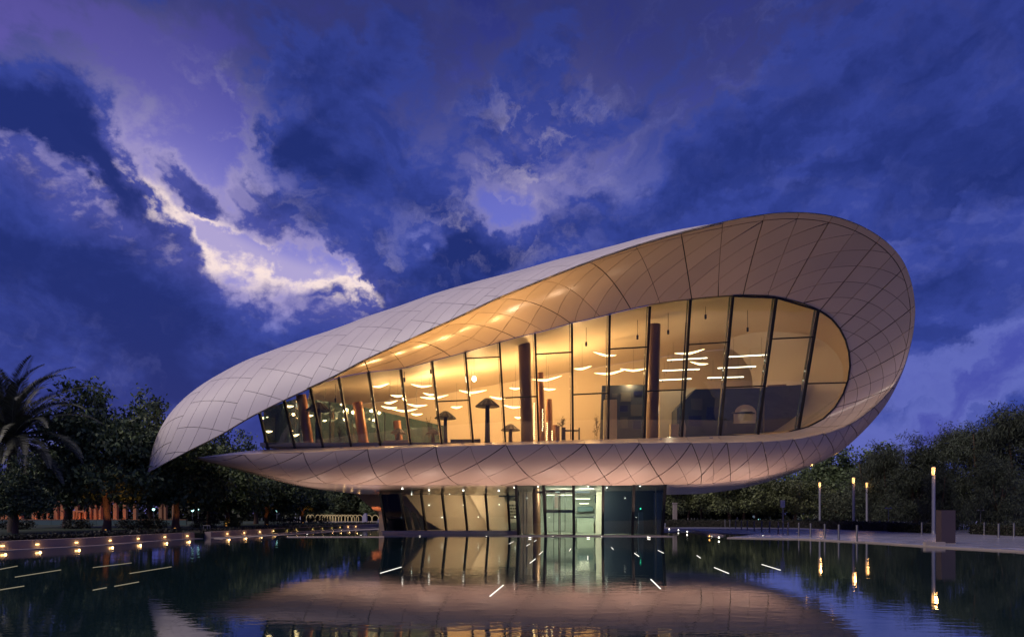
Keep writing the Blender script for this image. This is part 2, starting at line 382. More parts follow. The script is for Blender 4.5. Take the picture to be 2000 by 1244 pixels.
def bez2(a, c, b, t): t = t[:, None]; return a * (1 - t)**2 + c * 2 * t * (1 - t) + b * t * t
def soffit_s(u, v):
    u, v = np.asarray(u, float), np.asarray(v, float)
    a, b = Eu(u), Gu(u); c = (a + b) / 2
    k = np.interp(u, [0, 3, 9, 13, 22, 27, 41], [.9, 1.5, 1.6, .6, .35, .2, .0])
    dirn = np.stack([np.interp(u, [0, 13, 17, 22, 26, 29, 41], [-.25, .0, .5, 1, .6, 0, 0]), np.full(u.shape, .35), np.interp(u, [0, 13, 17, 22, 26, 29, 41], [1, 1, .8, 0, -.7, -1, -1])], 1)
    c = c + dirn * k[:, None]
    return bez2(a, c, b, v)

# --- outer roof: from the front edge up to the skyline and over
EDGE = [(288, 923, 54.2), (358, 886, 53.4), (437, 846, 52.6), (482, 819, 52.2), (532, 793, 51.7), (599, 761, 51.0), (659, 733, 50.5), (705, 708, 50.2), (770, 677, 49.8),
        (842, 644, 49.3), (901, 617, 48.8), (964, 587, 48.4), (1057, 548.5, 47.8), (1151, 512, 47.3), (1241, 481, 46.9), (1330, 455, 46.5), (1412, 435, 46.2)]
SKYL = [(288, 923), (292, 901), (297, 880), (309, 846), (327, 814), (351, 786), (390, 754), (429, 730), (482, 703), (535, 683), (588, 664), (641, 646.5), (676, 634), (712, 620),
        (780, 597.5), (836, 577.5), (928, 550.5), (1015, 528), (1085, 508), (1147, 493), (1198, 480), (1268, 461), (1330, 448), (1413, 434.4)]
def arcs(p): p = np.array(p, float)[:, :2]; return np.concatenate([[0], np.cumsum(np.linalg.norm(np.diff(p, axis=0), axis=1))])
ea = arcs(EDGE) / 100; ta = arcs(SKYL); ta = ta / ta[-1] * ea[-1]; UM = ea[-1]
Er = spline(ea, [at(*p) for p in EDGE])
def Yedge(u): return Er(u)[:, 1]
tYd = np.interp(ta, [0, 1.2, 3, 6, 9, UM], [0, 2.2, 5.5, 8, 7.5, 1.2])
Tpts = [at(p[0], p[1], float(Yedge(a)[0]) + d) for p, a, d in zip(SKYL, ta, tYd)]
Cpts = [at(p[0], p[1], float(Yedge(a)[0]) + d * .22) for p, a, d in zip(SKYL, ta, tYd)]
Kpts = []
for p, a, d in zip(SKYL, ta, tYd):
    e = Er(a)[0]; t = at(p[0], p[1], e[1] + d)
    Kpts.append(t + np.array([.15 * d, d * 1.6, -.12 * d * min(1, max(0, t[2] - 5) / 6)]))
Tr, Cr_, Kr = spline(ta, Tpts), spline(ta, Cpts), spline(ta, Kpts)
C2r = spline(ta, [t + (t - c) * .9 for t, c in zip(Tpts, Cpts)])
def roof_s(u, v):
    u, v = np.asarray(u, float), np.asarray(v, float)
    a = bez2(Er(u), Cr_(u), Tr(u), np.clip(v, 0, 1)); b = bez2(Tr(u), C2r(u), Kr(u), np.clip(v - 1, 0, 1.2))
    return np.where((v <= 1)[:, None], a, b)

# --- hull below: from the lip down and in to the flat underside
HB = {22: (1787, 600, 1785, 605), 23: (1784, 641, 1780, 646), 24: (1775, 684, 1770, 691), 25: (1757, 738, 1750, 746), 26: (1731, 789, 1722, 798), 27: (1692, 836, 1680, 847),
      28: (1646, 877, 1636, 885), 29: (1597, 902, 1590, 908), 30: (1532, 921, 1520, 934), 31: (1460, 936, 1450, 953), 32: (1388, 944, 1388, 962), 33: (1340, 946, 1340, 965),
      34: (1240, 947.5, 1240, 966.5), 35: (1130, 948, 1130, 967), 36: (970, 948, 970, 967), 37: (815, 947.5, 815, 966), 38: (690, 946, 702, 964), 39: (575, 938, 590, 950), 40: (473, 917, 476, 921), 41: (380, 895.3, 380, 895.6)}
hk = list(range(22, 42))
dB = np.interp(hk, [22, 25, 28, 31, 34, 38, 40, 41], [3.0, 3.6, 3.6, 3.4, 3.4, 3.2, 1.5, .2])
Bu = spline(hk, [at(HB[k][0], HB[k][1], ST[k][2] + d) for k, d in zip(hk, dB)])
RY = np.interp(hk, [22, 28, 30, 32, 38, 40, 41], [58, 58, 60, 61.5, 61.5, 57.5, 55.2])
Ru = spline(hk, [at(HB[k][2], HB[k][3], y) for k, y in zip(hk, RY)])
def hull_s(u, v):
    u, v = np.asarray(u, float), np.asarray(v, float)
    a, b = Eu(u), Bu(u); c = a * .30 + b * .70
    c[:, 1] = a[:, 1] + .18 * (b[:, 1] - a[:, 1]); c[:, 2] = a[:, 2] * .22 + b[:, 2] * .78
    k = np.interp(u, [22, 26, 29], [1, .8, 0])[:, None]; c = c * (1 - k) + (a * .6 + b * .4) * k
    return bez2(a, c, b, v)

# --- panels: each a thin curved plate with its own edges, standing proud of a dark backing
def clip(poly, ax, val, keep_less):
    out = []
    for i in range(len(poly)):
        a, b = poly[i], poly[(i + 1) % len(poly)]
        ia = (a[ax] <= val) if keep_less else (a[ax] >= val); ib = (b[ax] <= val) if keep_less else (b[ax] >= val)
        if ia: out.append(a)
        if ia != ib:
            t = (val - a[ax]) / (b[ax] - a[ax]); out.append(a + t * (b - a))
    return out
def shrink(poly, d):
    """move every side of a convex polygon (anticlockwise) inwards by its own d"""
    n = len(poly); ln = []
    for i in range(n):
        a, b = poly[i], poly[(i + 1) % n]; t = b - a; L = np.linalg.norm(t)
        if L < 1e-9: return None
        t /= L; nn = np.array([-t[1], t[0]]); ln.append((a + nn * d[i], t, nn))
    out = []
    for i in range(n):
        (p, t, _), (q, s, _) = ln[i - 1], ln[i]; den = t[0] * s[1] - t[1] * s[0]
        if abs(den) < 1e-6: return None
        k = ((q - p)[0] * s[1] - (q - p)[1] * s[0]) / den; out.append(p + t * k)
    o = np.array(out); area = .5 * sum(o[i - 1][0] * o[i][1] - o[i][0] * o[i - 1][1] for i in range(n))
    for i in range(n):
        if (out[(i + 1) % n] - out[i]).dot(ln[i][1]) <= 0: return None
    return out if area > .003 else None
def normal_of(S, u, v, sgn, h=1e-3):
    du = S(u + h, v) - S(u - h, v); dv = S(u, np.minimum(v + h, 9)) - S(u, v - h)
    n = np.cross(du, dv); return sgn * n / (np.linalg.norm(n, axis=1)[:, None] + 1e-12)
def panel(S, poly, sgn, name, mat, parent, gaps, thick, sub=2):
    P = [np.array(p, float) for p in poly]
    clean = [p for i, p in enumerate(P) if np.linalg.norm(p - P[i - 1]) > 1e-4]
    if len(clean) < 3: return None
    P = clean; c = np.mean(P, axis=0); h = .02
    s0 = S(np.array([c[0] - h, c[0] + h, c[0], c[0]]), np.array([c[1], c[1], c[1] - h, c[1] + h]))
    su, sv = np.linalg.norm(s0[1] - s0[0]) / (2 * h), np.linalg.norm(s0[3] - s0[2]) / (2 * h)
    Q = [p * np.array([su, sv]) for p in P]
    ar = .5 * sum(Q[i - 1][0] * Q[i][1] - Q[i][0] * Q[i - 1][1] for i in range(len(Q)))
    if ar < 0: Q = Q[::-1]
    chg = True
    while chg and len(Q) > 3:                       # drop corners that sit closer than a hand's breadth
        chg = False
        for i in range(len(Q)):
            if np.linalg.norm(Q[i] - Q[i - 1]) < .11: Q.pop(i); chg = True; break
    gg = [gaps(Q[i] / (su, sv), Q[(i + 1) % len(Q)] / (su, sv)) for i in range(len(Q))]
    Q0 = Q
    for fct in (1, .5, .25):
        Q = shrink(Q0, [v_ * fct for v_ in gg])
        if Q is not None: break
    if Q is None: return None
    P = [q / np.array([su, sv]) for q in Q]; c = np.mean(P, axis=0); n = len(P)
    N = 2 ** sub; uv = [c]; ring = []; prev = [0] * 1; faces = []
    rows = [[0] * 1]
    for r in range(1, N // 2 + 1):
        t = r / (N // 2); row = []
        for i in range(n):
            for k in range(N):
                row.append(len(uv)); e = P[i] + (P[(i + 1) % n] - P[i]) * k / N; uv.append(c + (e - c) * t)
        m = len(row)
        if r == 1: faces += [(0, row[i], row[(i + 1) % m]) for i in range(m)]
        else:
            pr = rows[-1]; faces += [(pr[i], row[i], row[(i + 1) % m], pr[(i + 1) % m]) for i in range(m)]
        rows.append(row)
    uv = np.array(uv); X = S(uv[:, 0], uv[:, 1]); Nn = normal_of(S, uv[:, 0], uv[:, 1], sgn)
    tilt = RNG.normal(0, .014 if 'soffit' in name else .006, 3); X = X + Nn * float(RNG.uniform(0, .006))
    Nn = Nn + tilt; Nn /= np.linalg.norm(Nn, axis=1)[:, None]
    a, b, d_ = X[faces[0][0]], X[faces[0][1]], X[faces[0][2]]
    if np.cross(b - a, d_ - a).dot(Nn[0]) < 0: faces = [f[::-1] for f in faces]
    rim = rows[-1]; k0 = len(X); m = len(rim)
    top = X[rim]; low = top - Nn[rim] * thick
    V = np.vstack([X, top, low]); out = top - X[0]; out /= np.linalg.norm(out, axis=1)[:, None]
    fl = np.cross(X[faces[0][1]] - X[faces[0][0]], X[faces[0][2]] - X[faces[0][0]])
    sk = [(k0 + i, k0 + m + i, k0 + m + (i + 1) % m, k0 + (i + 1) % m) for i in range(m)]
    q = sk[0]; fn = np.cross(V[q[1]] - V[q[0]], V[q[2]] - V[q[0]])
    if fn.dot(out[0]) < 0: sk = [s_[::-1] for s_ in sk]
    me = mesh(V, faces + sk, True, name)
    me.normals_split_custom_set_from_vertices([tuple(x) for x in np.vstack([Nn, out, out])])
    return link(name, me, mat, parent)
def sheet(S, us, vs, sgn, off, name, mat, parent):
    U, Vv = np.meshgrid(us, vs, indexing='ij'); u, v = U.ravel(), Vv.ravel()
    X = S(u, v)
    if off: X = X - normal_of(S, u, v, sgn) * off
    a, b = len(us), len(vs)
    f = [(i * b + j, (i + 1) * b + j, (i + 1) * b + j + 1, i * b + j + 1) for i in range(a - 1) for j in range(b - 1)]
    return link(name, mesh(X, f, True), mat, parent)

pav = empty('pavilion', at(1150, 1046, 56))
pav.location = (6.3, 56.0, 0.0)
bpy.context.view_layer.update()
tag(pav, 'curved white pavilion like a rolled sheet of paper, lit gold inside, standing in the pool', 'building')
PAVINV = Matrix.Translation((-6.3, -56.0, 0))
def pparent(o, p):                                   # parts are modelled in place, then hung on the pavilion
    return o
root_parts = []
class Part:
    """parents a mesh modelled in world coordinates to the pavilion (or to one of its parts)"""
    pass
def keep(o, parent):
    o.parent = parent
    if parent is pav: o.matrix_parent_inverse = PAVINV
    return o

THK = .07
# roof
roof = keep(sheet(roof_s, np.linspace(.25, UM, 70), np.concatenate([np.linspace(0, 1, 14), np.linspace(1.06, 2.0, 14)]), 1, THK, 'roof', M['dark'], None), pav)
AL, BE, PA, QB = 2.7, 1.6, .44, .86
def roof_gap(a, b):
    pa, pb = a[0] - AL * (a[1]), b[0] - AL * b[1]
    return .013 if abs(pa - pb) < 1e-3 else .022
cnt = 0
for i in range(-9, 28):
    for j in range(-2, 20):
        p0, p1 = i * PA, (i + 1) * PA; q0 = (j + (.5 if (i // 4) % 2 else 0)) * QB; q1 = q0 + QB
        poly = []
        for p, q in ((p0, q0), (p1, q0), (p1, q1), (p0, q1)):
            v = (q - p) / (AL + BE); poly.append(np.array([p + AL * v, v]))
        for ax, val, less in ((0, .02, False), (0, UM, True), (1, .004, False), (1, 1.22, True)):
            if len(poly) > 2: poly = clip(poly, ax, val, less)
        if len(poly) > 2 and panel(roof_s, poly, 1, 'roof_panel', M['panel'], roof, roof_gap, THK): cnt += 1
# thin bright rim strip along the roof's front edge
us = np.linspace(.02, UM, 90); e = Er(us); r1 = roof_s(us, np.full(us.shape, .012)); off = np.array([0, .10, -.02])
V = np.vstack([e, e + off, r1]); n = len(us)
rim = keep(link('roof_edge_trim', mesh(np.vstack([e - [0, .02, 0.0], e + [0, .22, .02]]), [(i, i + 1, n + i + 1, n + i) for i in range(n - 1)], True), M['panel']), pav)
n_roof = cnt
# soffit, right-hand sweep and floor lip
soff = keep(sheet(soffit_s, np.linspace(0, NS - 1, 240), np.linspace(0, 1, 10), 1, -THK, 'soffit', M['dark'], None), pav)
FV = .075
def so_gap(a, b):
    if abs(a[0] - b[0]) < 1e-3: return .038 if round(a[0]) % 2 == 0 else .018
    if abs(a[1] - b[1]) < 1e-3: return .03
    return .012
SL, SP = .31, .215
so_cnt = 0
WARC = arcs([(s[0], s[1]) for s in ST]) / 95.0          # courses run along the edge at an even pace
us_cells = list(range(0, 30))
for i in us_cells:
    for j in range(-1, 75):
        q0, q1 = j * SP, (j + 1) * SP
        poly = [np.array([u, q - SL * WARC[u]]) for u, q in ((i, q0), (i + 1, q0), (i + 1, q1), (i, q1))]
        for ax, val, less in ((1, FV, False), (1, .995, True)):
            if len(poly) > 2: poly = clip(poly, ax, val, less)
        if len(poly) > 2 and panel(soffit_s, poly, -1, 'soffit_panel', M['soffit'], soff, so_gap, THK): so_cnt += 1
    panel(soffit_s, [np.array(p, float) for p in ((i, .002), (i + 1, .002), (i + 1, FV), (i, FV))], -1, 'edge_panel', M['soffit'], soff, lambda a, b: .022, THK)
for i in range(30, NS - 1):
    panel(soffit_s, [np.array(p, float) for p in ((i, .002), (i + 1, .002), (i + 1, .995), (i, .995))], -1, 'lip_panel', M['soffit'], soff, lambda a, b: .015, THK)
# hull
hull = keep(sheet(hull_s, np.linspace(22, NS - 1.02, 140), np.linspace(0, 1, 14), 1, THK, 'hull', M['dark'], None), pav)
def hu_gap(a, b):
    k = abs((a[0] + .55 * a[1]) - (b[0] + .55 * b[1]))
    w = (a[0] + .55 * a[1]) if k < 1e-3 else (a[0] - .95 * a[1])
    return .032 if abs(w - round(w)) < .02 else .014
hu_cnt = 0
for i in range(40, 90):
    for j in range(38, 88):
        p0, p1, q0, q1 = i * .5, i * .5 + .5, j * .5, j * .5 + .5      # p = u + .55 v ; q = u - .95 v
        poly = []
        for p, q in ((p0, q0), (p1, q0), (p1, q1), (p0, q1)):
            v = (p - q) / 1.5; poly.append(np.array([p - .55 * v, v]))
        for ax, val, less in ((0, 22.0, False), (0, NS - 1.03, True), (1, .004, False), (1, .996, True)):
            if len(poly) > 2: poly = clip(poly, ax, val, less)
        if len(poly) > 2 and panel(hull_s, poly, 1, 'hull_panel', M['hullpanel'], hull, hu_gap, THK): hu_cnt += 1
# flat underside between hull and rear rim, then the hidden back of the hull
def under_s(u, v):
    u, v = np.asarray(u, float), np.asarray(v, float); return Bu(u) * (1 - v)[:, None] + Ru(u) * v[:, None]
M['under'] = plain('glossy_underside', (.50, .42, .40), .16, 0, .06, .5, 0, spec=.8)
keep(sheet(under_s, np.linspace(22, NS - 1, 120), np.linspace(-.003, 1, 8), 1, 0, 'underside', M['under'], None), pav)
def back_s(u, v):
    u, v = np.asarray(u, float), np.asarray(v, float); a = Ru(u)
    b = a + np.stack([-(a[:, 0] - MIDP[0]) * .05, np.interp(u, [22, 28, 34, 40, 41], [14, 14, 14, 5, 2]), np.interp(u, [22, 26, 29, 34, 40, 41], [-1, 1, 4, 4.5, 1.5, .5])], 1)
    return a * (1 - v)[:, None] + b * v[:, None]
keep(sheet(back_s, np.linspace(22, NS - 1, 80), np.linspace(0, 1, 6), 1, 0, 'rear_hull', M['hullpanel'], None), pav)
# outside of the round end: turns back out of sight behind the edge
def endw_s(u, v):
    u, v = np.asarray(u, float), np.asarray(v, float); a = Eu(u)
    b = np.array([MIDP[0], 0, MIDP[2]]) + (a - MIDP) * .74; b[:, 1] = 68
    c = a - (a - MIDP) * np.array([.03, 0, .03]); c[:, 1] = a[:, 1] + 7
    return bez2(a, c, b, v)
keep(sheet(endw_s, np.linspace(12.5, 28, 60), np.linspace(0, 1, 10), 1, 0, 'rear_cladding', M['panel'], None), pav)
print('panels', n_roof, so_cnt, hu_cnt)

# ------------------------------------------------------------------ glazed front
MU = [((524, 878), (505, 800)), ((576, 876), (553, 774)), ((631, 874), (605, 752)), ((686, 872), (662, 738)), ((743, 870), (720, 727)), ((802, 868), (783, 721.5)),
      ((863, 866.5), (844, 706)), ((924, 864), (908.5, 688)), ((987, 863), (975.5, 669)), ((1052, 861), (1045, 651.5)), ((1119, 859), (1117, 632)), ((1188, 857), (1191, 615)),
      ((1258, 855.5), (1269.5, 598.5)), ((1332, 853), (1349, 585.5)), ((1407, 850.5), (1432, 578.5)), ((1481, 848), (1517, 582)), ((1560, 839), (1599, 606))]
def along(m, y):
    (bx, by), (tx, ty) = MU[m]; t = (y - by) / (ty - by); return (bx + (tx - bx) * t, y)
NF = np.array([0, -1, -LEAN]); NF /= np.linalg.norm(NF)          # facade normal, towards the camera
TRANS = {6: (784, 781), 7: (700, 696.7), 8: (776.8, 774), 9: (691.8, 687.7), 10: (770.5, 767), 11: (681.6, 677.6), 12: (763.7, 760.8), 13: (673, 668), 14: (756.4, 753.5), 15: (662, 658), 16: (749, 747)}
gtop = [(s[3], s[4]) for s in ST]
def pane(poly, mat, parent=pav, off=.0, th=.024, name='glass_pane'):
    P = [on_facade(*p) + NF * off for p in poly]
    return keep(MB().prism(P, -NF * th).build(name, mat), parent)
for i in range(17):
    bay_mat = M['glass']
    if i < 16:
        (b0, t0), (b1, t1) = MU[i], MU[i + 1]
        mid = [p for p in gtop[:20] if t0[0] + 6 < p[0] < t1[0] - 6] if i >= 3 else []
        top = [t0] + sorted(mid) + [t1]
        if i in TRANS:
            l, r = along(i, TRANS[i][0]), along(i + 1, TRANS[i][1])
            pane([b0, b1, r, l], bay_mat); pane([l, r] + top[::-1], bay_mat)
        else: pane([b0, b1] + top[::-1], bay_mat)
    else:
        b0, t0 = MU[16]; arc = [g_ for g_ in gtop[18:30]]
        l, r = along(16, 749), (1655, 747)
        pane([t0] + arc[1:7] + [r, l], bay_mat); pane([l, r] + [a_ for a_ in arc[7:] if a_[1] > 750] + [b0], bay_mat)
    if i in TRANS:
        l, r = (along(i, TRANS[i][0]), along(i + 1, TRANS[i][1])) if i < 16 else ((along(16, 749)), (1655, 747))
        keep(MB().bar(on_facade(*l) + NF * .03, on_facade(*r) + NF * .03, .12, .10, side=NF).build('transom', M['frame']), pav)
for i, (b, t) in enumerate(MU):
    B_, T_ = on_facade(*b), on_facade(*t)
    mb = MB().bar(B_ - NF * .08, T_ - NF * .08, .15, .30, side=np.cross(T_ - B_, NF))
    mo = keep(mb.build('mullion', M['frame']), pav)
    sd = np.cross(T_ - B_, NF); sd /= np.linalg.norm(sd)
    keep(MB().bar(B_ - NF * .30 + sd * -.16, T_ - NF * .30 + sd * -.16, .03, .34, side=sd).build('glass_fin', M['glass_teal']), mo)
rg = [on_facade(*p) for p in [MU[14][1], MU[15][1]] + gtop[18:30]]
keep(MB().tube([p + NF * .02 for p in rg], .075, 6).build('end_gasket', M['frame']), pav)

# ------------------------------------------------------------------ upper hall
RB = spline([0, 4, 8, 12, 15, 18, 22, 26, 29, 31], [at(*p, 70.0) for p in ((600, 800), (840, 772), (1060, 735), (1330, 692), (1450, 682), (1545, 702), (1592, 745), (1570, 800), (1480, 836), (1400, 846))])
def hall_s(u, v):
    u, v = np.asarray(u, float), np.asarray(v, float); a, b = Gu(u), RB(u); c = (a + b) / 2
    c[:, 2] += np.interp(u, [0, 8, 14, 18, 22, 27, 31], [.6, 1.6, 1.2, .8, 0, -.5, 0]); c[:, 0] += np.interp(u, [0, 14, 18, 22, 27, 31], [0, 0, 1, 1.6, .8, 0])
    return bez2(a, c, b, v)
keep(sheet(hall_s, np.linspace(0, 31, 120), np.linspace(0.004, 1, 16), 1, 0, 'hall_ceiling', M['hall'], None), pav)
FZ = 7.45
rb = [RB(u)[0] for u in np.linspace(0, 31, 48)]
bw = MB(); lo = [np.array([p[0], p[1] + .02, FZ]) for p in rb]; n = len(rb)
bw.add([p + [0, .02, 0] for p in rb] + lo, [(i, i + 1, n + i + 1, n + i) for i in range(n - 1)]); keep(bw.build('hall_rear_wall', M['hall']), pav)
fl = [at(508, 880, 54.7), at(560, 880, 59), at(880, 880, 71.5), at(1600, 880, 71.5), at(1600, 880, 62), at(1540, 880, 54.9)]
keep(MB().prism([(p[0], p[1], FZ) for p in fl], (0, 0, -.3)).build('hall_floor', M['floor']), pav)
# receding glass wall at the left
wl = [at(515, 800, 55.2), at(585, 800, 58.0), at(700, 800, 63.0), at(800, 800, 67.5), at(885, 800, 70.5)]
zt = [10.2, 11.6, 11.7, 11.2, 10.6]
for i in range(4):
    a, b = wl[i], wl[i + 1]; k = 2 if i else 1
    for j in range(k):
        p, q = a + (b - a) * j / k, a + (b - a) * (j + 1) / k; z0, z1 = zt[i] + (zt[i + 1] - zt[i]) * j / k, zt[i] + (zt[i + 1] - zt[i]) * (j + 1) / k
        P = [(p[0], p[1], FZ), (q[0], q[1], FZ), (q[0], q[1], z1), (p[0], p[1], z0)]
        keep(MB().prism(P, (.01, -.02, 0)).build('rear_pane', M['glass_teal']), pav)
        keep(MB().bar(P[1], P[2], .09, .14).build('rear_mullion', M['frame']), pav)
# columns of the hall (part of the building)
def column(px, y0, y1, Y, w, mat, tilt=0.0):
    b = at(px + tilt, y1 + 8, Y); t = at(px, y0, Y); r = w / F * Y / 2
    b[2] = FZ
    return keep(MB().tube([b, b * .5 + t * .5, t], [r, r, r], 14).build('column', mat), pav)
column(588, 772, 875, 56.8, 20, M['copper'], 16); column(698, 786, 868, 58.5, 20, M['copper'], 14)
column(775, 822, 862, 62, 15, M['copper'], 7); column(1024, 672, 862, 57.5, 24, M['bronze'], 6); column(1056, 728, 862, 60.5, 12, M['copper'], 3)
column(1072, 780, 862, 63, 13, M['copper'], 2); column(1084, 830, 862, 64, 9, M['copper'], 1); column(1279, 634, 858, 57.5, 22, M['bronze'], -5)

# lamps that give the hall its gold
for px, py, Y, e in ((640, 800, 57.5, 30), (760, 795, 62, 150), (850, 775, 62, 300), (950, 765, 63, 330), (1050, 755, 63, 330), (1150, 740, 63, 300), (1232, 745, 62, 90), (1330, 725, 61, 8)):
    lamp('hall_lamp', 'POINT', at(px, py, Y), e * 3.4, (1.0, .58, .225), .14)
lamp('gallery_lamp', 'POINT', at(1430, 725, 62), 6, (1.0, .86, .62), .3)
lamp('gallery_lamp', 'POINT', at(1310, 800, 59), 60, (1.0, .82, .55), .3)

# ------------------------------------------------------------------ base: left glazed wing, entrance box
wt = [(743, 965), (782, 964), (822, 962.5), (863, 962), (905, 961.5), (948, 961), (991, 961), (1012, 961)]
wb = [(754, 1037), (793, 1037), (832, 1037), (872, 1037), (913, 1037), (954, 1037), (996, 1037), (1014, 1037)]
YT, YB = 60.0, 61.2
wT = [at(*p, YT) for p in wt]; wB = [at(*p, YB) for p in wb]
for i in range(7):
    keep(MB().prism([wB[i], wB[i + 1], wT[i + 1], wT[i]], (0, .02, 0)).build('base_pane', M['glass_dark'] if i == 0 else M['glass_base']), pav)
for i in range(7):
    keep(MB().bar(wB[i], wT[i] + [0, 0, .1], .17, .26).build('base_mullion', M['frame']), pav)
keep(MB().box(gx(750, 60), gx(1013, 60), 59.3, 66, -.35, .20).build('terrace', M['concrete']), pav)
keep(MB().box(gx(752, 61), gx(1013, 61), 59.28, 59.6, .205, .27).build('terrace_edge', M['steel']), pav)
# inside the wing
def slab(pts, Y, th, mat, name):
    return keep(MB().prism([at(x, y, Y) for x, y in pts], (0, th, 0)).build(name, mat), pav)
slab([(740, 950), (1030, 950), (1030, 1040), (740, 1040)], 67.5, .2, M['cream'], 'inner_wall')
slab([(908, 950), (974, 950), (998, 1000), (990, 1038), (964, 1038), (949, 1022)], 64.6, .3, M['cream'], 'stair_flank')
slab([(778, 950), (932, 950), (985, 1038), (868, 1038), (832, 1016)], 65.8, .3, M['cream'], 'stair_flank')
slab([(974, 960), (1012, 960), (1012, 970), (974, 970)], 64.2, .3, M['slate'], 'beam')
for q in ([(787, 985), (798, 993), (806, 1034), (796, 1036)], [(802, 996), (813, 1004), (820, 1034), (811, 1035)], [(817, 1009), (827, 1017), (831, 1035), (823, 1035)]):
    slab(q, 64.5, .1, M['slate'], 'stair_window')
slab([(756, 962), (776, 962), (790, 1036), (768, 1036)], 63, .2, M['slate'], 'inner_column')
slab([(776, 966), (782, 966), (796, 1036), (789, 1036)], 62.6, .2, M['cream'], 'door_jamb')
tx = slab([(993, 978), (1010, 978), (1010, 1020), (993, 1020)], 64.0, .05, M['cream'], 'text_wall')
for r in range(5):
    x = 995.0; mb = MB(); y = 985 + r * 6
    while x < 1008.5:
        w = random.choice((.8, 1.2, 1.6)); p, q = at(x, y + 3.4, 63.97), at(x + w, y, 63.97); mb.box(p[0], q[0], 63.96, 63.99, p[2], q[2]); x += w + random.choice((.35, .5, 1.1))
    keep(mb.build('lettering', M['text']), tx)
for px, py, Y in ((804, 965.5, 60.6), (878, 964.5, 60.6), (946, 964, 60.6), (838, 986, 65.7), (905, 986, 65.7), (975, 985, 64.5), (784, 1010, 62.5), (863.5, 1010, 65.7), (934, 1009, 64.5), (1006, 1009, 63.9)):
    keep(MB().lathe([(.0, -.045), (.035, -.025), (.042, 0), (.035, .025), (0, .045)], at(px, py, Y), 8).build('reflected_light', M['spot']), pav)  # reflections of ground lights, built as small glowing beads
lamp('wing_lamp', 'AREA', at(925, 972, 61.7), 165, (1.0, .60, .36), 1.2, at(930, 1006, 66))
lamp('wing_lamp', 'AREA', at(870, 975, 61.7), 65, (1.0, .58, .33), 1.0, at(850, 1015, 66))
# entrance box
et = [(1008, 946), (1062, 946), (1120, 946), (1178, 946), (1238, 946), (1299, 946)]
eb = [(1013, 1046), (1066, 1046), (1121, 1046), (1177, 1046), (1235, 1046), (1293, 1046)]
eT = [at(*p, 53.0) for p in et]; eB = [at(*p, 54.2) for p in eb]
for i in (0, 2, 3, 4):
    keep(MB().prism([eB[i], eB[i + 1], eT[i + 1], eT[i]], (0, .02, 0)).build('entrance_pane', M['glass_base']), pav)
for i in range(6):
    keep(MB().bar(eB[i], eT[i], .20, .30).build('entrance_mullion', M['frame']), pav)
def onbox(px, py): t = (1046 - py) / 100.0; return at(px, py, 54.2 - 1.2 * t)
for a, b, w in (((1062, 958.5), (1121, 958.5), .12), ((1048, 961), (1063, 961), .16)):
    keep(MB().bar(onbox(*a), onbox(*b), w, .14, side=(0, 0, 1)).build('door_header', M['frame']), pav)
keep(MB().prism([onbox(1063, 958), onbox(1121, 958), onbox(1121, 947), onbox(1062, 947)], (0, .02, 0)).build('entrance_pane', M['glass_base']), pav)
for x0, x1, hx in ((1066, 1092, 1088), (1093, 1120, 1097)):
    d = keep(MB().prism([onbox(x0, 1044), onbox(x1, 1044), onbox(x1, 961), onbox(x0, 961)], (0, .03, 0)).build('sliding_door', M['glass_base']), pav)
    fr = MB()
    for a, b in (((x0 + .8, 1044), (x0 + .5, 961)), ((x1 - .6, 1044), (x1 - .6, 961)), ((x0, 1044), (x1, 1044)), ((x0, 961.5), (x1, 961.5))): fr.bar(onbox(*a) - [0, .03, 0], onbox(*b) - [0, .03, 0], .06, .06, side=(1, 0, 0) if a[1] != b[1] else (0, 0, 1))
    keep(fr.build('door_frame', M['frame']), d)
for y in (998,):
    keep(MB().prism([onbox(1066, y + 3), onbox(1120, y + 3), onbox(1120, y - 3), onbox(1066, y - 3)], (0, .012, 0)).build('door_band', plain('frosted_band', (.35, .40, .36), .6)), pav)
# lobby
slab([(1040, 942), (1185, 942), (1185, 1048), (1040, 1048)], 63, .2, plain('lobby_wall', (.50, .53, .44), .6, var=.05), 'lobby_wall')
M['lobbyfloor'] = plain('lobby_floor', (.34, .34, .28), .25)
keep(MB().box(gx(1016, 54.2), gx(1296, 54.2), 54.3, 63, -.25, .07).build('lobby_floor', M['lobbyfloor']), pav)
slab([(1013, 946), (1052, 946), (1050, 1046), (1018, 1046)], 58, .3, M['bronze'], 'inner_column')
keep(MB().tube([at(1049, 1046, 56), at(1047, 946, 56)], .32, 12).build('inner_column', M['copper']), pav)
for x in (1021.5, 1028): keep(MB().bar(at(x + 1, 1044, 55), at(x, 955, 54.5), .07, .1).build('inner_post', M['concrete']), pav)
for a, b, z in ((1064, 1152, 955), (1125, 1152, 974), (1132, 1150, 983), (1066, 1120, 966)):
    keep(MB().bar(at(a, z, 61), at(b, z, 61), .07, .08, side=(0, 0, 1)).build('cove_light', M['tube']), pav)
slab([(1123, 957), (1152, 957), (1152, 962), (1123, 962)], 58, .6, M['slate'], 'soffit_beam')
slab([(1128, 989), (1158, 988), (1158, 998), (1128, 999)], 62, .1, plain('teal_panel', (.16, .26, .26), .4), 'wall_screen')
slab([(1127, 1010), (1160, 1010), (1160, 1040), (1127, 1040)], 60.5, .9, plain('counter_front', (.48, .52, .40), .5), 'reception_counter')
keep(MB().box(gx(1125, 60.5), gx(1161, 60.5), 60.3, 61.5, at(0, 1010, 60.5)[2], at(0, 1008.3, 60.5)[2]).build('counter_top', M['slate']), pav)
slab([(1161, 975), (1165, 960), (1169, 975), (1167, 982), (1162, 982)], 61.5, .1, M['slate'], 'wall_clock')
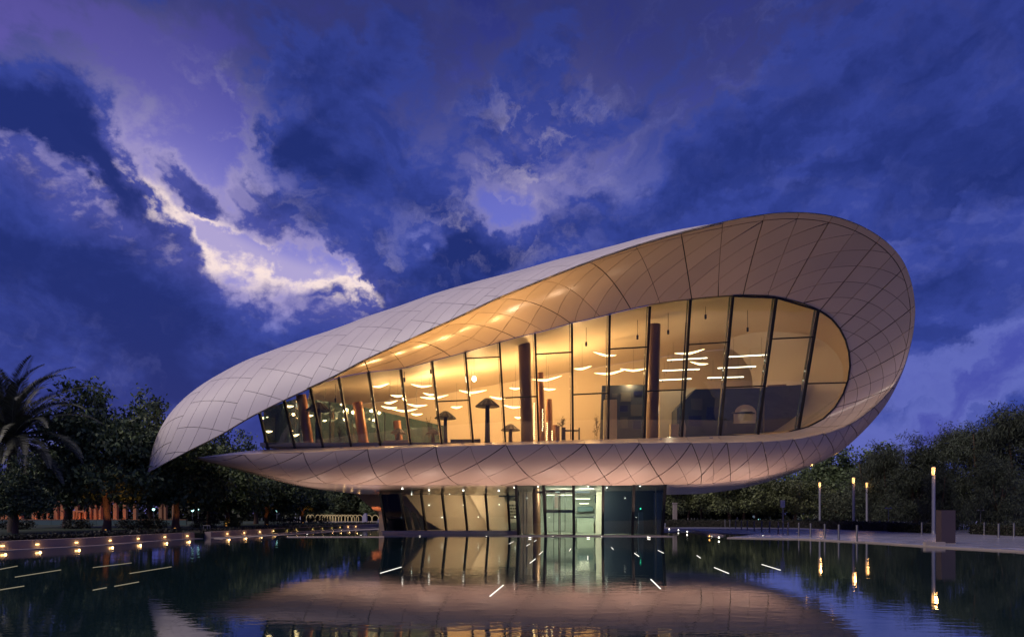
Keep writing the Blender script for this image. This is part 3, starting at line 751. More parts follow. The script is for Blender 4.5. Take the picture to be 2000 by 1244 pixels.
slab([(1165, 955), (1178, 950), (1178, 1044), (1163, 1044)], 58.5, .2, M['cream'], 'inner_wall')
slab([(1083, 963), (1090, 963), (1090, 992), (1083, 992)], 60, .06, plain('red_panel', (.25, .16, .13), .5), 'wall_panel')
slab([(1081, 962), (1082, 962), (1082, 1037), (1081, 1037)], 57, .05, M['frame'], 'inner_door_stile'); slab([(1103, 962), (1104.2, 962), (1104.2, 1037), (1103, 1037)], 57, .05, M['frame'], 'inner_door_stile')
slab([(1081, 968), (1104, 968), (1104, 969.2), (1081, 969.2)], 57, .05, M['frame'], 'inner_door_rail'); slab([(1081, 1036), (1104, 1036), (1104, 1037), (1081, 1037)], 57, .05, M['frame'], 'inner_door_rail')
slab([(1178, 946), (1296, 946), (1291, 1046), (1178, 1046)], 57.5, .2, plain('dark_room_paint', (.014, .020, .032), .5), 'dark_room_wall')
slab([(1280, 952), (1281.6, 952), (1283, 1044), (1281, 1044)], 55.2, .1, M['concrete'], 'inner_post')
slab([(1248, 1000), (1256, 1000), (1258, 1046), (1246, 1046)], 56.5, .3, M['slate'], 'inner_column')
keep(MB().bar(at(1178, 1045, 54.6), at(1207, 1045, 54.6), .06, .06, side=(0, 0, 1)).build('blue_strip_light', M['blue_led']), pav)
keep(MB().lathe([(0, -.07), (.07, 0), (0, .07)], at(1251, 993, 56.2), 8).build('green_lamp', M['green_led']), pav)
keep(MB().box(gx(1088, 53), gx(1096, 53), 55.0, 55.06, 3.45, 3.62).build('exit_sign', glow('exit_sign_face', (.75, 1, .85), 1.6)), pav)
keep(MB().box(gx(1295, 54), gx(1295, 54) + .1, 54.3, 61, .05, 3.5).build('side_wall', M['navy']), pav)
lamp('lobby_lamp', 'AREA', at(1092, 957, 55.0), 420, (1.0, 1.0, .80), 1.4, at(1100, 1015, 61))
lamp('lobby_lamp', 'AREA', at(1146, 957, 55.0), 420, (1.0, 1.0, .80), 1.2, at(1142, 1012, 61))
lamp('dark_room_lamp', 'AREA', at(1192, 1038, 54.9), 5, (.05, .14, 1.0), .5, at(1200, 1015, 57.5))
# threshold slab and its inset lights
keep(MB().prism([(gx(985, 53), 52.6, .05), (gx(1316, 52), 52.0, .05), (gx(1298, 54), 54.4, .05), (gx(1008, 54), 54.4, .05)], (0, 0, -.4)).build('threshold', M['concrete']), pav)
for px in (1035, 1149, 1267):
    p = on_ground(px, 1049.6, .05); keep(MB().box(p[0] - .10, p[0] + .10, p[1] - .1, p[1] + .1, .051, .065).build('deck_light', M['spot']), pav)
# recessed spots in the underside, over the entrance
for px, Y in ((1051, 53.6), (1149, 53.6), (1250, 53.6), (1185, 54.5), (1005, 54.5), (838, 57), (905, 57), (974, 57), (786, 56)):
    p = at(px, 948.0, Y); u = np.linspace(22, 40, 300); s_ = under_s(u, np.full(300, min(1, max(0.02, (Y - 53) / 8)))); z = float(np.interp(-p[0], -s_[:, 0], s_[:, 2]))
    keep(MB().lathe([(.06, -.03), (.06, .02)], (p[0], p[1], z - .005), 10).build('recessed_light', M['spot']), pav)
# back strut of the hull, coming down to the ground behind the wing
P0, P1, P2, P3 = at(684, 957, 62), at(752, 957, 62), at(760, 1018, 70), at(752, 1014, 70)
sl = keep(MB().prism([P0, P1, P2, P3], (0, .5, .35)).build('rear_strut', M['hullpanel']), pav)
lamp('strut_lamp', 'SPOT', at(728, 1014, 66), 95, (1.0, .30, .10), .1, at(738, 985, 67), 55)

# ------------------------------------------------------------------ things standing or hanging in the hall
def bay_of(px, py):
    for i in range(16):
        y = min(max(py, 600), 870)
        if along(i, y)[0] <= px < along(i + 1, y)[0]: return i
    return 16
PEND = [(823, 755, 33, 60), (777, 774, 22, 59), (839, 771, 20, 63), (847, 778, 45, 60), (814, 793, 32, 61), (762, 787, 25, 59.5), (760, 797, 25, 62), (791, 803, 40, 60.5), (813, 810, 20, 63), (892, 796, 18, 62),
        (921, 767, 48, 60), (1007, 759.5, 20, 61), (1001, 795.7, 30, 63), (977, 778.5, 34, 62), (1012, 816, 12, 66), (1067, 742.5, 48, 60), (1071, 761, 24, 63), (1137, 720.5, 29, 59), (1183, 694.5, 40, 59), (1191, 730, 50, 61),
        (1237, 724, 44, 62), (1346, 690.5, 46, 59), (1367, 711.5, 31, 62), (742, 755, 32, 59), (565, 794, 14, 56.8), (516, 816.5, 13, 55.5), (523, 843, 14, 55.5), (577, 850.5, 14, 57.3), (636, 802, 12, 58.5), (632, 822, 10, 60),
        (604, 812, 12, 58), (668, 790, 9, 60.5)]
bays = {}
for k, q in enumerate(PEND): bays.setdefault(bay_of(q[0], q[1]), []).append((q[1], k))
for k, (px, py, w, Y) in enumerate(PEND):
    c = at(px, py, Y); L = w / F * Y / 2 * 1.25; t = RNG.uniform(-.5, .5)
    # a shallow bent wing: two tapering arms that rise from the middle
    mb = MB(); n = 9; top = []; bot = []
    for i in range(n):
        s = -1 + 2 * i / (n - 1); x = s * L; z = .20 * L * abs(s) ** 1.4 + (.06 * L * s * (1 if k % 2 else -1)); y = .18 * L * s * s
        h = .075 * (1.15 - abs(s) ** 2); wd = .14 * (1.15 - abs(s) ** 2)
        for dy_, dz_ in ((-wd, 0), (0, -h), (wd, 0), (0, h)): top.append((x, y + dy_, z + dz_))
    f = []
    for i in range(n - 1):
        for j in range(4): f.append((i * 4 + j, i * 4 + (j + 1) % 4, (i + 1) * 4 + (j + 1) % 4, (i + 1) * 4 + j))
    f += [(3, 2, 1, 0), tuple(4 * (n - 1) + j for j in range(4))]
    mb.add(top, f, True)
    o = mb.build('pendant_lamp', M['pend']); o.location = [float(a) for a in c]; o.rotation_euler.z = float(t)
    b = bay_of(px, py); rank = sorted(bays[b]).index((py, k)); tot = len(bays[b])
    where = 'curved glowing pendant lamp in the %s bay from the left' % ORD[b]
    if tot > 1: where += ', %s from top' % ORD[rank]
    tag(o, where, 'pendant lamp', 'boomerang pendant lamps hanging in the hall')
    MB().tube([(0, 0, .05), (0, 0, 2.2)], .012, 4).build('cord', M['steel'], o)
o = MB().lathe([(.02, -.24), (.16, -.16), (.2, 0), (.16, .16), (.03, .26)], (0, 0, 0), 12).build('globe_lamp', M['globe'], None, at(926, 740, 58)); tag(o, 'small egg-shaped glowing globe lamp in the hall, alone of its shape', 'pendant lamp')
MB().tube([(0, 0, .26), (0, 0, 2.2)], .012, 4).build('cord', M['steel'], o)
LIN = [((1303, 703.5), (1381, 699), 'white track light, upper of the rear left set behind the tall dark column'), ((1421, 697), (1499, 693), 'topmost white track light on the right side of the hall'),
       ((1402, 719), (1476, 715.6), 'white track light below the topmost one on the right side of the hall'), ((1294, 724), (1366, 721), 'white track light right of the dark column, middle of its three'),
       ((1288, 742.5), (1350, 739.6), 'white track light right of the dark column, lowest of its three'), ((1382, 738), (1452, 736), 'lowest white track light just above the navy exhibit box')]
for a, b, l in LIN:
    A, B = at(*a, 61.5), at(*b, 61.5); c = (A + B) / 2
    o = MB().bar(A - c, B - c, .07, .09, side=(0, 0, 1)).build('track_light', M['tube'], None, c); tag(o, l, 'track light', 'white track lights in the gallery')
    m_ = MB(); m_.tube([(A - c) * .7 + [0, 0, .05], (A - c) * .7 + [0, 0, 1.6]], .012, 4); m_.build('cord', M['steel'], o); m_ = MB(); m_.tube([(B - c) * .7 + [0, 0, .05], (B - c) * .7 + [0, 0, 1.6]], .012, 4); m_.build('cord', M['steel'], o)
    hd = MB()
    for t_ in (-.8, .75): hd.lathe([(.05, -.22), (.07, -.05), (.02, 0)], (B - c) * t_, 8)
    hd.build('spot_head', M['steel'], o)

def mushroom(px, ytop, yb, Y, capw, stemw, mat, label):
    k = Y / F; h = (yb - ytop) * k; r = capw * k / 2; s = stemw * k / 2; z0 = at(px, yb, Y)
    root = empty('mushroom_stand', z0); tag(root, label, 'display stand', 'mushroom-shaped stands in the hall')
    MB().lathe([(s * 1.25, 0), (s, h * .2), (s * .85, h - r * .65), (s * .9, h - r * .5)], (0, 0, 0), 12).build('stem', mat, root)
    # pleated cap: ridged cone with a flat-topped crown
    n = 28; vs = []; fs = []
    prof = [(s, h - r * .62), (1.0 * r, h - r * .72), (1.0 * r, h - r * .66), (.55 * r, h - r * .25), (.22 * r, h), (0.01, h)]
    for i, (rr, z) in enumerate(prof):
        for j in range(n):
            a = 2 * math.pi * j / n; q = rr * (1 + (.05 if j % 2 else -.05) * (1 if 1 <= i <= 3 else .3)); vs.append((q * math.cos(a), q * math.sin(a), z))
    for i in range(len(prof) - 1):
        for j in range(n): fs.append((i * n + j, i * n + (j + 1) % n, (i + 1) * n + (j + 1) % n, (i + 1) * n + j))
    MB().add(vs, fs).build('cap', mat, root)
    return root
mushroom(952, 778, 868, 57.0, 46, 10, M['mush'], 'tallest charcoal mushroom-shaped stand, alone in the middle bay')
mushroom(870, 803, 868, 58.0, 41, 8, M['mush'], 'charcoal mushroom-shaped stand beside the bushy indoor plant')
mushroom(997, 828, 868, 58.5, 36, 8, M['mush_brown'], 'squat pleated mushroom-shaped stand just left of the thick dark column')
mushroom(778, 836, 869, 57.0, 30, 8, M['mush_brown'], 'low brown mushroom-shaped stand in front of a short copper column')
mushroom(846, 838, 868, 57.2, 28, 8, M['mush_brown'], 'lowest brown mushroom-shaped stand, below the indoor plant')
mushroom(622, 786, 880, 56.2, 46, 13, M['mush'], 'charcoal mushroom-shaped stand at the far left between copper columns')

M['board'] = plain('grey_board', (.075, .085, .105), .5)
def exhibit(name, pts, Y, th, mat, label, cat):
    P = [at(x, y, Y) for x, y in pts]; c = P[0].copy(); c[2] = min(p[2] for p in P)
    o = MB().prism([p - c for p in P], (0, th, 0)).build(name, mat, None, c); tag(o, label, cat); return o
exhibit('exhibit_wall', [(1192, 858), (1262, 858), (1262, 751), (1176, 753), (1172, 858)], 62.5, .4, M['slate'], 'slate-grey exhibit wall behind the bays left of the second dark column', 'exhibit wall')
exhibit('exhibit_wall', [(1179, 858), (1205, 858), (1205, 780), (1180, 781)], 59.5, .4, M['cream'], 'narrow cream exhibit panel standing before the slate wall', 'exhibit wall')
exhibit('exhibit_wall', [(1288, 858), (1331, 858), (1360, 757), (1288, 762)], 63, .3, M['cream'], 'cream exhibit wall just right of the second dark column', 'exhibit wall')
bx = exhibit('exhibit_box', [(1334, 858), (1490, 852), (1490, 757), (1358, 760), (1322, 798), (1322, 858)], 60.5, 2.0, M['slate'], 'slate exhibit box with a slanted corner and an arched lit niche', 'exhibit box')
c = np.array(bx.location)
def local(mb, name, mat): return mb.build(name, mat, bx)
arc = [(1433, 827), (1477, 826), (1477, 806)] + [(1456 + 21 * math.cos(a), 806 - 16 * math.sin(a)) for a in np.linspace(.2, math.pi, 9)] + [(1428, 806), (1433, 805)]
local(MB().prism([at(x, y, 60.45) - c for x, y in arc], (0, .04, 0)), 'lit_niche', M['cream'])
local(MB().prism([at(x, y, 60.40) - c for x, y in ((1430, 806), (1467, 803), (1475, 806), (1475, 808), (1430, 808))], (0, .03, 0)), 'niche_shelf', M['slate'])
for k_, (x0, y0, x1, y1) in enumerate(((1350, 778, 1372, 800), (1380, 795, 1402, 820), (1405, 775, 1420, 790), (1345, 812, 1370, 832))):
    local(MB().prism([at(x, y, 60.45) - c for x, y in ((x0, y1), (x1, y1), (x1, y0), (x0, y0))], (0, .03, 0)), 'display_panel', M['navy'] if k_ % 2 else M['board'])
lamp('niche_lamp', 'SPOT', at(1455, 790, 58.5), 18, (1.0, .85, .6), .05, at(1455, 812, 60.4), 40)
exhibit('exhibit_box', [(1493, 850), (1563, 846), (1565, 751), (1493, 756)], 61.5, 2.0, M['navy'], 'deep navy exhibit box at the right end, under the curved ceiling', 'exhibit box')
exhibit('exhibit_plinth', [(1310, 858), (1327, 857), (1327, 828), (1310, 828)], 58.5, .5, M['cream'], 'small cream plinth in front of the cream wall', 'plinth')
exhibit('exhibit_sail', [(1331, 856), (1338, 855), (1340, 835), (1336, 816), (1332, 826)], 58.8, .06, M['cream'], 'white sail-shaped upright panel beside the slate box', 'exhibit panel')
exhibit('exhibit_wall', [(1500, 752), (1575, 748), (1640, 775), (1560, 842), (1500, 848)], 64.5, .3, M['bronze'], 'dark brown curved end wall behind the navy box', 'exhibit wall')
exhibit('low_counter', [(880, 866), (938, 864), (938, 857), (880, 858)], 57.5, .8, M['slate'], 'long low grey counter behind the middle bays', 'counter')
exhibit('low_counter', [(748, 872), (800, 870), (800, 858), (748, 860)], 56.6, .6, M['cream'], 'pale low counter at the left bays', 'counter')
tb = empty('table', at(1118, 860, 59)); tag(tb, 'dark open-legged table with two upright ends, right of the copper columns', 'table')
k = 59 / F
MB().box(-17 * k, 14 * k, -.3, .3, 18 * k, 20 * k).build('tabletop', M['slate'], tb)
MB().box(-21 * k, -14 * k, -.3, .3, 0, 25 * k).build('end_panel', M['slate'], tb); MB().box(12 * k, 14 * k, -.3, .3, 0, 24 * k).build('end_panel', M['slate'], tb)
exhibit('exhibit_plinth', [(1085, 860), (1093, 860), (1093, 832), (1085, 832)], 59.5, .4, M['copper'], 'short copper plinth beside the dark table', 'plinth')
# strings of small lamps on the copper columns
for px, y0, y1 in ((1043, 788, 860), (1060, 800, 842), (1068.5, 826, 860), (1078, 842, 860)):
    mb = MB()
    y = y0
    while y < y1:
        p = at(px + RNG.uniform(-.6, .6), y, 58.6); mb.box(p[0] - .03, p[0] + .03, p[1], p[1] + .03, p[2] - .05, p[2] + .05); y += 4.0
    c = at(px, y1, 58.6); mb.v = [v - c for v in mb.v]
    nm = {1043: 'tallest string of tiny lights, beside the thick dark column', 1060: 'string of tiny lights down the front of the tall copper column', 1068.5: 'string of tiny lights between the two taller copper columns', 1078: 'shortest string of tiny lights, by the short copper columns'}[px]
    o = mb.build('light_string', M['pend'], None, c); tag(o, nm, 'string lights', 'light strings by the copper columns')
# indoor plants
def indoor_plant(px, yt, yb, Y, w, label):
    k = Y / F; h = (yb - yt) * k; root = empty('indoor_plant', at(px, yb, Y)); tag(root, label, 'plant', 'plants in the hall')
    br = MB(); lv = MB()
    for i in range(14):
        a = RNG.uniform(0, 6.28); zz = RNG.uniform(.25, 1) * h; rr = w * k / 2 * RNG.uniform(.3, 1) * (1.15 - zz / h * .7)
        e = np.array([rr * math.cos(a), rr * math.sin(a), zz]); b = np.array([0, 0, zz * .45]); br.tube([b, (b + e) / 2 + [0, 0, .08], e], .012, 4)
        for j in range(12):
            p = b + (e - b) * RNG.uniform(.3, 1.1) + RNG.normal(0, .07, 3); d = RNG.normal(0, 1, 3); d /= np.linalg.norm(d); s_ = np.cross(d, (0, 0, 1)); lv.add([p, p + d * .09 + s_ * .035, p + d * .19, p + d * .09 - s_ * .035], [(0, 1, 2, 3)])
    br.tube([(0, 0, 0), (0, 0, h * .9)], .02, 5)
    br.build('stem', M['bark'], root); lv.build('foliage', M['leaf_in'], root)
M['leaf_in'] = plain('indoor_leaves', (.07, .075, .035), .6, 0, .3, 4)
indoor_plant(838, 814, 866, 58.2, 26, 'bushy indoor plant left of a charcoal mushroom stand'); indoor_plant(1098, 816, 838, 59.2, 20, 'small round plant standing on the dark table')
indoor_plant(1166, 812, 858, 59.4, 24, 'tall thin-leaved indoor plant beside the slate exhibit wall'); indoor_plant(664, 826, 872, 57.8, 26, 'indoor plant by the second copper column from the left')

# fittings on the hall ceiling and small boards on the slate wall
FIT = [(790, 738, 56), (842, 722, 56), (1145, 668, 56), (1245, 655, 57), (1305, 645, 56), (1378, 615, 55), (1460, 640, 57), (655, 778, 57)]
for k_, (px, py, Y) in enumerate(FIT):
    p = at(px, py, Y); o = MB().lathe([(.07, -.34), (.09, -.30), (.09, 0)], (0, 0, 0), 8).build('ceiling_spot', M['mush'], None, p)
    tag(o, 'small dark ceiling spot hanging behind the glass, %s from the left' % ORD[sorted(f[0] for f in FIT).index(px)], 'spotlight', 'dark ceiling spots'); MB().tube([(0, 0, 0), (0, 0, 1.6)], .02, 5).build('stem', M['mush'], o)
sw = bpy.data.objects['exhibit_wall']; c0 = np.array(sw.location)
for x0, y0, x1, y1, mt in ((1196, 768, 1206, 776, 'board'), (1212, 766, 1232, 784, 'board'), (1238, 764, 1256, 772, 'navy'), (1210, 792, 1226, 804, 'navy'), (1232, 790, 1256, 812, 'board'), (1212, 814, 1226, 836, 'board'), (1236, 822, 1252, 838, 'navy')):
    MB().prism([at(x, y, 62.42) - c0 for x, y in ((x0, y1), (x1, y1), (x1, y0), (x0, y0))], (0, .05, 0)).build('wall_board', M[mt], sw)

# ================================================================== GROUND, POOL, PLAZA
def flat(name, pts, z0, z1, mat, kind='structure', **k):
    o = MB().prism([(p[0], p[1], z1) for p in pts], (0, 0, z0 - z1)).build(name, mat); tag(o, kind=kind, **k); return o
M['earth'] = plain('dark_earth', (.035, .032, .025), .95, 0, .3, .2, .3, 6)
M['lawn'] = plain('lawn', (.020, .035, .014), .95, 0, .35, .4, .6, 30)
o = link('ground', mesh([(-1500, -200, -.6), (1500, -200, -.6), (1500, 2500, -.6), (-1500, 2500, -.6)], [(0, 1, 2, 3)]), M['earth']); tag(o, kind='structure')

# water: nearly still, long low ripples
m, e, p, nt = mat_base('pool_water')
t = e.n('ShaderNodeTexCoord')
mp = e.n('ShaderNodeMapping'); mp.inputs['Scale'].default_value = (.55, 1.0, 1.0); nt.links.new(t.outputs['Object'], mp.inputs[0])
n1 = e.noise(mp.outputs[0], 4.2, 3, .5, .2); n2 = e.noise(mp.outputs[0], .55, 2, .5); n3 = e.noise(mp.outputs[0], 9.0, 2, .5)
calm = e.step(e.noise(t.outputs['Object'], .09, 3, .5), .35, .65, .35, 1.0)
hgt = e.m('ADD', e.m('MULTIPLY', n1, 1.0), e.m('ADD', e.m('MULTIPLY', n2, 1.8), e.m('MULTIPLY', n3, .10)))
b = e.n('ShaderNodeBump'); b.inputs['Distance'].default_value = .0030; e.put(b.inputs['Strength'], calm); e.put(b.inputs['Height'], hgt)
nt.links.new(b.outputs[0], p.inputs['Normal'])
p.inputs['Base Color'].default_value = (.010, .025, .029, 1); p.inputs['Roughness'].default_value = .012; p.inputs['IOR'].default_value = 2.4
M['water'] = m
WX = [on_ground(*q)[:2] for q in ((1300, 1049.5), (1420, 1050.5), (1560, 1053), (1700, 1060), (1850, 1070), (2000, 1078), (2150, 1090))]
water = link('water', mesh([(-60, 2, 0), (70, 2, 0), (70, 110, 0), (-60, 110, 0)], [(0, 1, 2, 3)]), M['water']); tag(water, kind='structure')

# plaza to the right: pale stone, a little damp, bluish dusk light put into its colour
m, e, p, nt = mat_base('plaza_stone')
t = e.n('ShaderNodeTexCoord')
f = e.noise(t.outputs['Object'], .22, 6, .6); f2 = e.noise(t.outputs['Object'], 3.0, 5, .6)
c = e.mix(f, (.24, .245, .33), (.32, .33, .43)); c = e.mix(e.m('MULTIPLY', f2, .35), c, (.18, .185, .25)); e.put(p.inputs['Base Color'], c)
e.put(p.inputs['Roughness'], e.step(f, .35, .65, .16, .42)); p.inputs['Specular IOR Level'].default_value = .6
bb = e.n('ShaderNodeBump'); bb.inputs['Strength'].default_value = .10; bb.inputs['Distance'].default_value = .01; e.put(bb.inputs['Height'], f2); nt.links.new(bb.outputs[0], p.inputs['Normal'])
M['plaza'] = m
PZ = .05
edge = [np.array([q[0], q[1]]) for q in WX]
far = [(90, edge[-1][1]), (160, 60), (160, 220), (-30, 220), (-30, 92), (-5, 88), (3, 66), (9.0, 62), (16, 66), (20.5, 57)]
plz = flat('plaza', [tuple(q) for q in edge[1:]] + far, -.5, PZ, M['plaza'])
# paving slabs on the near part of the plaza, each one its own piece
M['paver'] = plain('plaza_paver', (.28, .285, .37), .24, 0, .2, .5, .12, 5, .6, objvar=.10)  # bluish dusk light in the colour, as on the plaza
pv_me = {}
def inside(pt, poly):
    x, y = pt; r = False; n = len(poly)
    for i in range(n):
        (x0, y0), (x1, y1) = poly[i], poly[(i + 1) % n]
        if (y0 > y) != (y1 > y) and x < (x1 - x0) * (y - y0) / (y1 - y0) + x0: r = not r
    return r
PPOLY = [tuple(q) for q in edge[1:]] + far
pw, pd = 2.4, 1.6
pm = MB().box(-pw / 2 + .012, pw / 2 - .012, -pd / 2 + .012, pd / 2 - .012, -.002, .018).me('paver'); pm.materials.append(M['paver'])
np_ = 0; spots = []
for iy in range(0, 22):
    for ix in range(0, 34):
        x, y = 9 + ix * pw + (pw / 2 if iy % 2 else 0), 33 + iy * pd
        if abs(x) / y > .79: continue
        if all(inside((x + sx * pw / 2, y + sy * pd / 2), PPOLY) for sx in (-1, 1) for sy in (-1, 1)): spots.append((y, x))
for y, x in sorted(spots)[:290]:
    o = link('paver', pm, None, plz, (x, y, PZ + RNG.uniform(0, .004)))
# pool coping along the plaza
cop = [np.array([*q, 0]) for q in edge[1:]]
for i in range(len(cop) - 1):
    a, b = cop[i], cop[i + 1]; d = (b - a) / np.linalg.norm(b - a); nrm = np.array([-d[1], d[0], 0])
    if nrm[1] < 0: nrm = -nrm
    a2 = a - nrm * .05; b2 = b - nrm * .05
    tag(MB().prism([a2 + [0, 0, PZ + .012], b2 + [0, 0, PZ + .012], b2 + nrm * .4 + [0, 0, PZ + .012], a2 + nrm * .4 + [0, 0, PZ + .012]], (0, 0, -.3)).build('pool_coping', M['concrete']), kind='structure')
# dark inner basin with its kerb and a row of small lights, right of the entrance
ik = [on_ground(*q, 0.0) for q in ((1296, 1031), (1340, 1034.5), (1378, 1041), (1400, 1046.5))]
for a, b in zip(ik[:-1], ik[1:]):
    d = (b - a) / np.linalg.norm(b - a); nn = np.array([-d[1], d[0], 0]) * .5
    tag(MB().prism([a - nn + [0, 0, .10], b - nn + [0, 0, .10], b + nn + [0, 0, .10], a + nn + [0, 0, .10]], (0, 0, -.5)).build('basin_kerb', M['concrete']), kind='structure')

# left side: coping, low wall with lamps, planting bed, lawn
wallpx = [(-120, 1083), (0, 1075), (168, 1066), (308, 1055.5), (380, 1051.5)]
wallpx2 = [(412, 1049.8), (480, 1045), (560, 1039.5), (640, 1034.5), (700, 1031), (745, 1028.5)]
def wall_run(pxs, label):
    P = [on_ground(*q, 0.0) for q in pxs]
    root = empty('low_wall', (P[0][0], P[0][1], 0)); o0 = np.array([P[0][0], P[0][1], 0]); tag(root, label, 'wall', 'low lamp-lit walls beside the pool')
    L = [q - o0 for q in P]; back = np.array([-.5, .06, 0])
    mb = MB(); n = len(L)
    v = [q + [0, 0, -.5] for q in L] + [q + [0, 0, .44] for q in L] + [q + back + [0, 0, .44] for q in L] + [q + back + [0, 0, -.5] for q in L]
    f = []
    for i in range(n - 1):
        for a in range(3): f.append((a * n + i, a * n + i + 1, (a + 1) * n + i + 1, (a + 1) * n + i))
    f += [(0, n, 2 * n, 3 * n), (n - 1, 4 * n - 1, 3 * n - 1, 2 * n - 1)]
    mb.add(v, f); mb.build('wall', M['wallstone'], root)
    return root, P, o0
M['wallstone'] = plain('wall_stone', (.24, .19, .18), .8, 0, .15, 1.2, .2, 25)
WL1, P1_, O1_ = wall_run(wallpx, 'long low stone wall with recessed lamps at the left edge of the pool')
WL2, P2_, O2_ = wall_run(wallpx2, 'far stretch of low lamp-lit wall beyond the gap, running towards the pavilion')
lights_px = [(5, 1065.5), (73, 1062), (149.5, 1058), (215, 1053.5), (270, 1050), (322, 1046.7), (366, 1044), (444, 1039.5), (477, 1037.3), (507.5, 1035), (534, 1033.7), (559, 1032), (577.5, 1030.8), (609, 1029.5), (628, 1028.4), (647, 1027.2), (664, 1026.2), (680, 1025.4), (695, 1024.8)]
def wall_point(px, P):
    # where the sight line over px meets the wall face (plan view)
    k = (px - CX) / F
    for a, b in zip(P[:-1], P[1:]):
        den = (b[0] - a[0]) - k * (b[1] - a[1])
        t = (k * a[1] - a[0]) / den
        if -0.001 <= t <= 1.001: return a + (b - a) * t
    return None
for px, py in lights_px:
    root, P, o0 = (WL1, P1_, O1_) if px < 400 else (WL2, P2_, O2_)
    q = wall_point(px, P)
    if q is None: continue
    z = .22
    MB().box(-.02, .03, -.10, .10, -.035, .035).build('wall_lamp', M['wall_lamp'], root, q - o0 + [0, 0, z])
    lamp('wall_lamp_light', 'POINT', q + [.16, -.02, z - .03], 2.0 * (1 if q[1] < 50 else 1.8), (1.0, .58, .22), .05)
# coping in front of the wall, just above the water
for P in (P1_, P2_):
    for i in range(len(P) - 1):
        a, b = P[i], P[i + 1]; off = np.array([.62, 0, 0])
        tag(MB().prism([a + [.002, 0, .035], b + [.002, 0, .035], b + off + [0, 0, .035], a + off + [0, 0, .035]], (0, 0, -.4)).build('pool_coping', M['concrete']), kind='structure')
bed = [P1_[0] + [-.5, 0, 0], P1_[-1] + [-.5, 0, 0], P2_[0] + [-.5, 0, 0], P2_[-1] + [-.5, 0, 0], np.array([-20, 120, 0]), np.array([-140, 120, 0]), np.array([-140, 20, 0])]
flat('planting_bed', [(q[0], q[1]) for q in bed], -.5, .38, M['lawn'])
far_bed = [(-20, 92), (-14, 84), (2, 100), (40, 140), (300, 220), (300, 900), (-400, 900), (-400, 120), (-20, 120)]
flat('lawn', far_bed, -.5, .06, M['lawn'])
# dock gate between the walls
q = on_ground(403, 1048); rt = empty('sluice_gate', q); tag(rt, 'small black sluice box with a railing in the gap of the low wall', 'sluice gate')
MB().box(-.45, .3, -.1, .5, -.2, .42).build('box', M['dark'], rt)
for x in (-.3, 0, .2): MB().tube([(x, .2, .42), (x, .2, .85)], .025, 6).build('rail_post', M['steel'], rt)
MB().tube([(-.3, .2, .85), (.2, .2, .85)], .025, 6).build('rail', M['steel'], rt)
# terrace edge pond, left of the wing
tag(MB().prism([on_ground(560, 1049.2) + [0, 0, .03], on_ground(750, 1049.2) + [0, 0, .03], on_ground(750, 1047.6) + [0, 0, .03], on_ground(560, 1047.6) + [0, 0, .03]], (0, 0, -.3)).build('pool_divider', M['concrete']), kind='structure')
tag(MB().prism([on_ground(435, 1052.5) + [0, 0, .03], on_ground(700, 1036) + [0, 0, .03], on_ground(752, 1033.5) + [0, 0, .03], on_ground(752, 1031) + [0, 0, .03], on_ground(700, 1033.6) + [0, 0, .03], on_ground(418, 1051.2) + [0, 0, .03]], (0, 0, -.3)).build('pool_walkway', M['concrete']), kind='structure')

# ------------------------------------------------------------------ LED strips laid in the pool
LEDS = [((0, 1111), (34, 1104.5)), ((30, 1126), (119, 1112)), ((0, 1151), (47, 1143.5)), ((182, 1107.5), (257, 1098.5)), ((254, 1119), (335, 1106)), ((182, 1151.5), (208, 1146.5)), ((224, 1144), (271, 1135.5)),
        ((743, 1118.5), (784, 1106.5)), ((957, 1163.5), (983, 1142)), ((994, 1061.5), (1003, 1057)), ((1028, 1065.5), (1035, 1061.5)), ((1043, 1057), (1048, 1054)), ((1035, 1099), (1046, 1090.5)), ((1053, 1082.5), (1060, 1076)), ((1112, 1075.5), (1115, 1070.5)),
        ((1148, 1092.5), (1148, 1085)), ((1194, 1068), (1198, 1072.5)), ((1239, 1079.5), (1248, 1086)), ((1271, 1130.5), (1290, 1149)), ((1285, 1074), (1296, 1079.5)), ((1361, 1084), (1368, 1089)), ((1395, 1107.5), (1423, 1119)), ((1488, 1101.5), (1524, 1112.5))]
LEDL = ['light strip at the left border, nearest the wall lamps', 'long dim light strip second in from the left border', 'short light strip at the left border, lowest there', 'dim light strip below the wall, above its brighter neighbour', 'long light strip below the wall in the left water', 'shortest light strip in the left water', 'medium light strip right of the shortest one on the left',
        'bright strip below the left foot of the glass wing', 'largest bright light strip, centre front, left of the entrance reflection', 'small strip left of the entrance corner', 'small strip at the dark entrance corner, lower one', 'small strip at the dark entrance corner, upper one', 'slanted strip left of the door reflection, lower', 'slanted strip left of the door reflection, upper', 'tiny strip in the door reflection',
        'small upright strip below the lobby', 'small strip below the blue light', 'strip below the dark glass room', 'large bright strip below the right corner of the entrance', 'small strip at the right foot of the entrance', 'tiny strip in the dark basin reflection', 'long strip right of the pavilion base', 'long strip furthest right in the pool']
M['led_dim'] = glow('pool_led_dim', (1.0, .88, .60), .30)
for (a, b), l in zip(LEDS, LEDL):
    A, B = on_ground(*a, .004), on_ground(*b, .004); c = (A + B) / 2
    dim = a[0] < 400
    o = MB().bar(A - c, B - c, .020 if dim else .026, .012, side=np.cross(B - A, (0, 0, 1))).build('light_strip', M['led_dim'] if dim else M['led'], None, c)
    tag(o, 'white LED ' + l if not dim else 'pale LED ' + l, 'light strip', 'light strips lying in the pool')

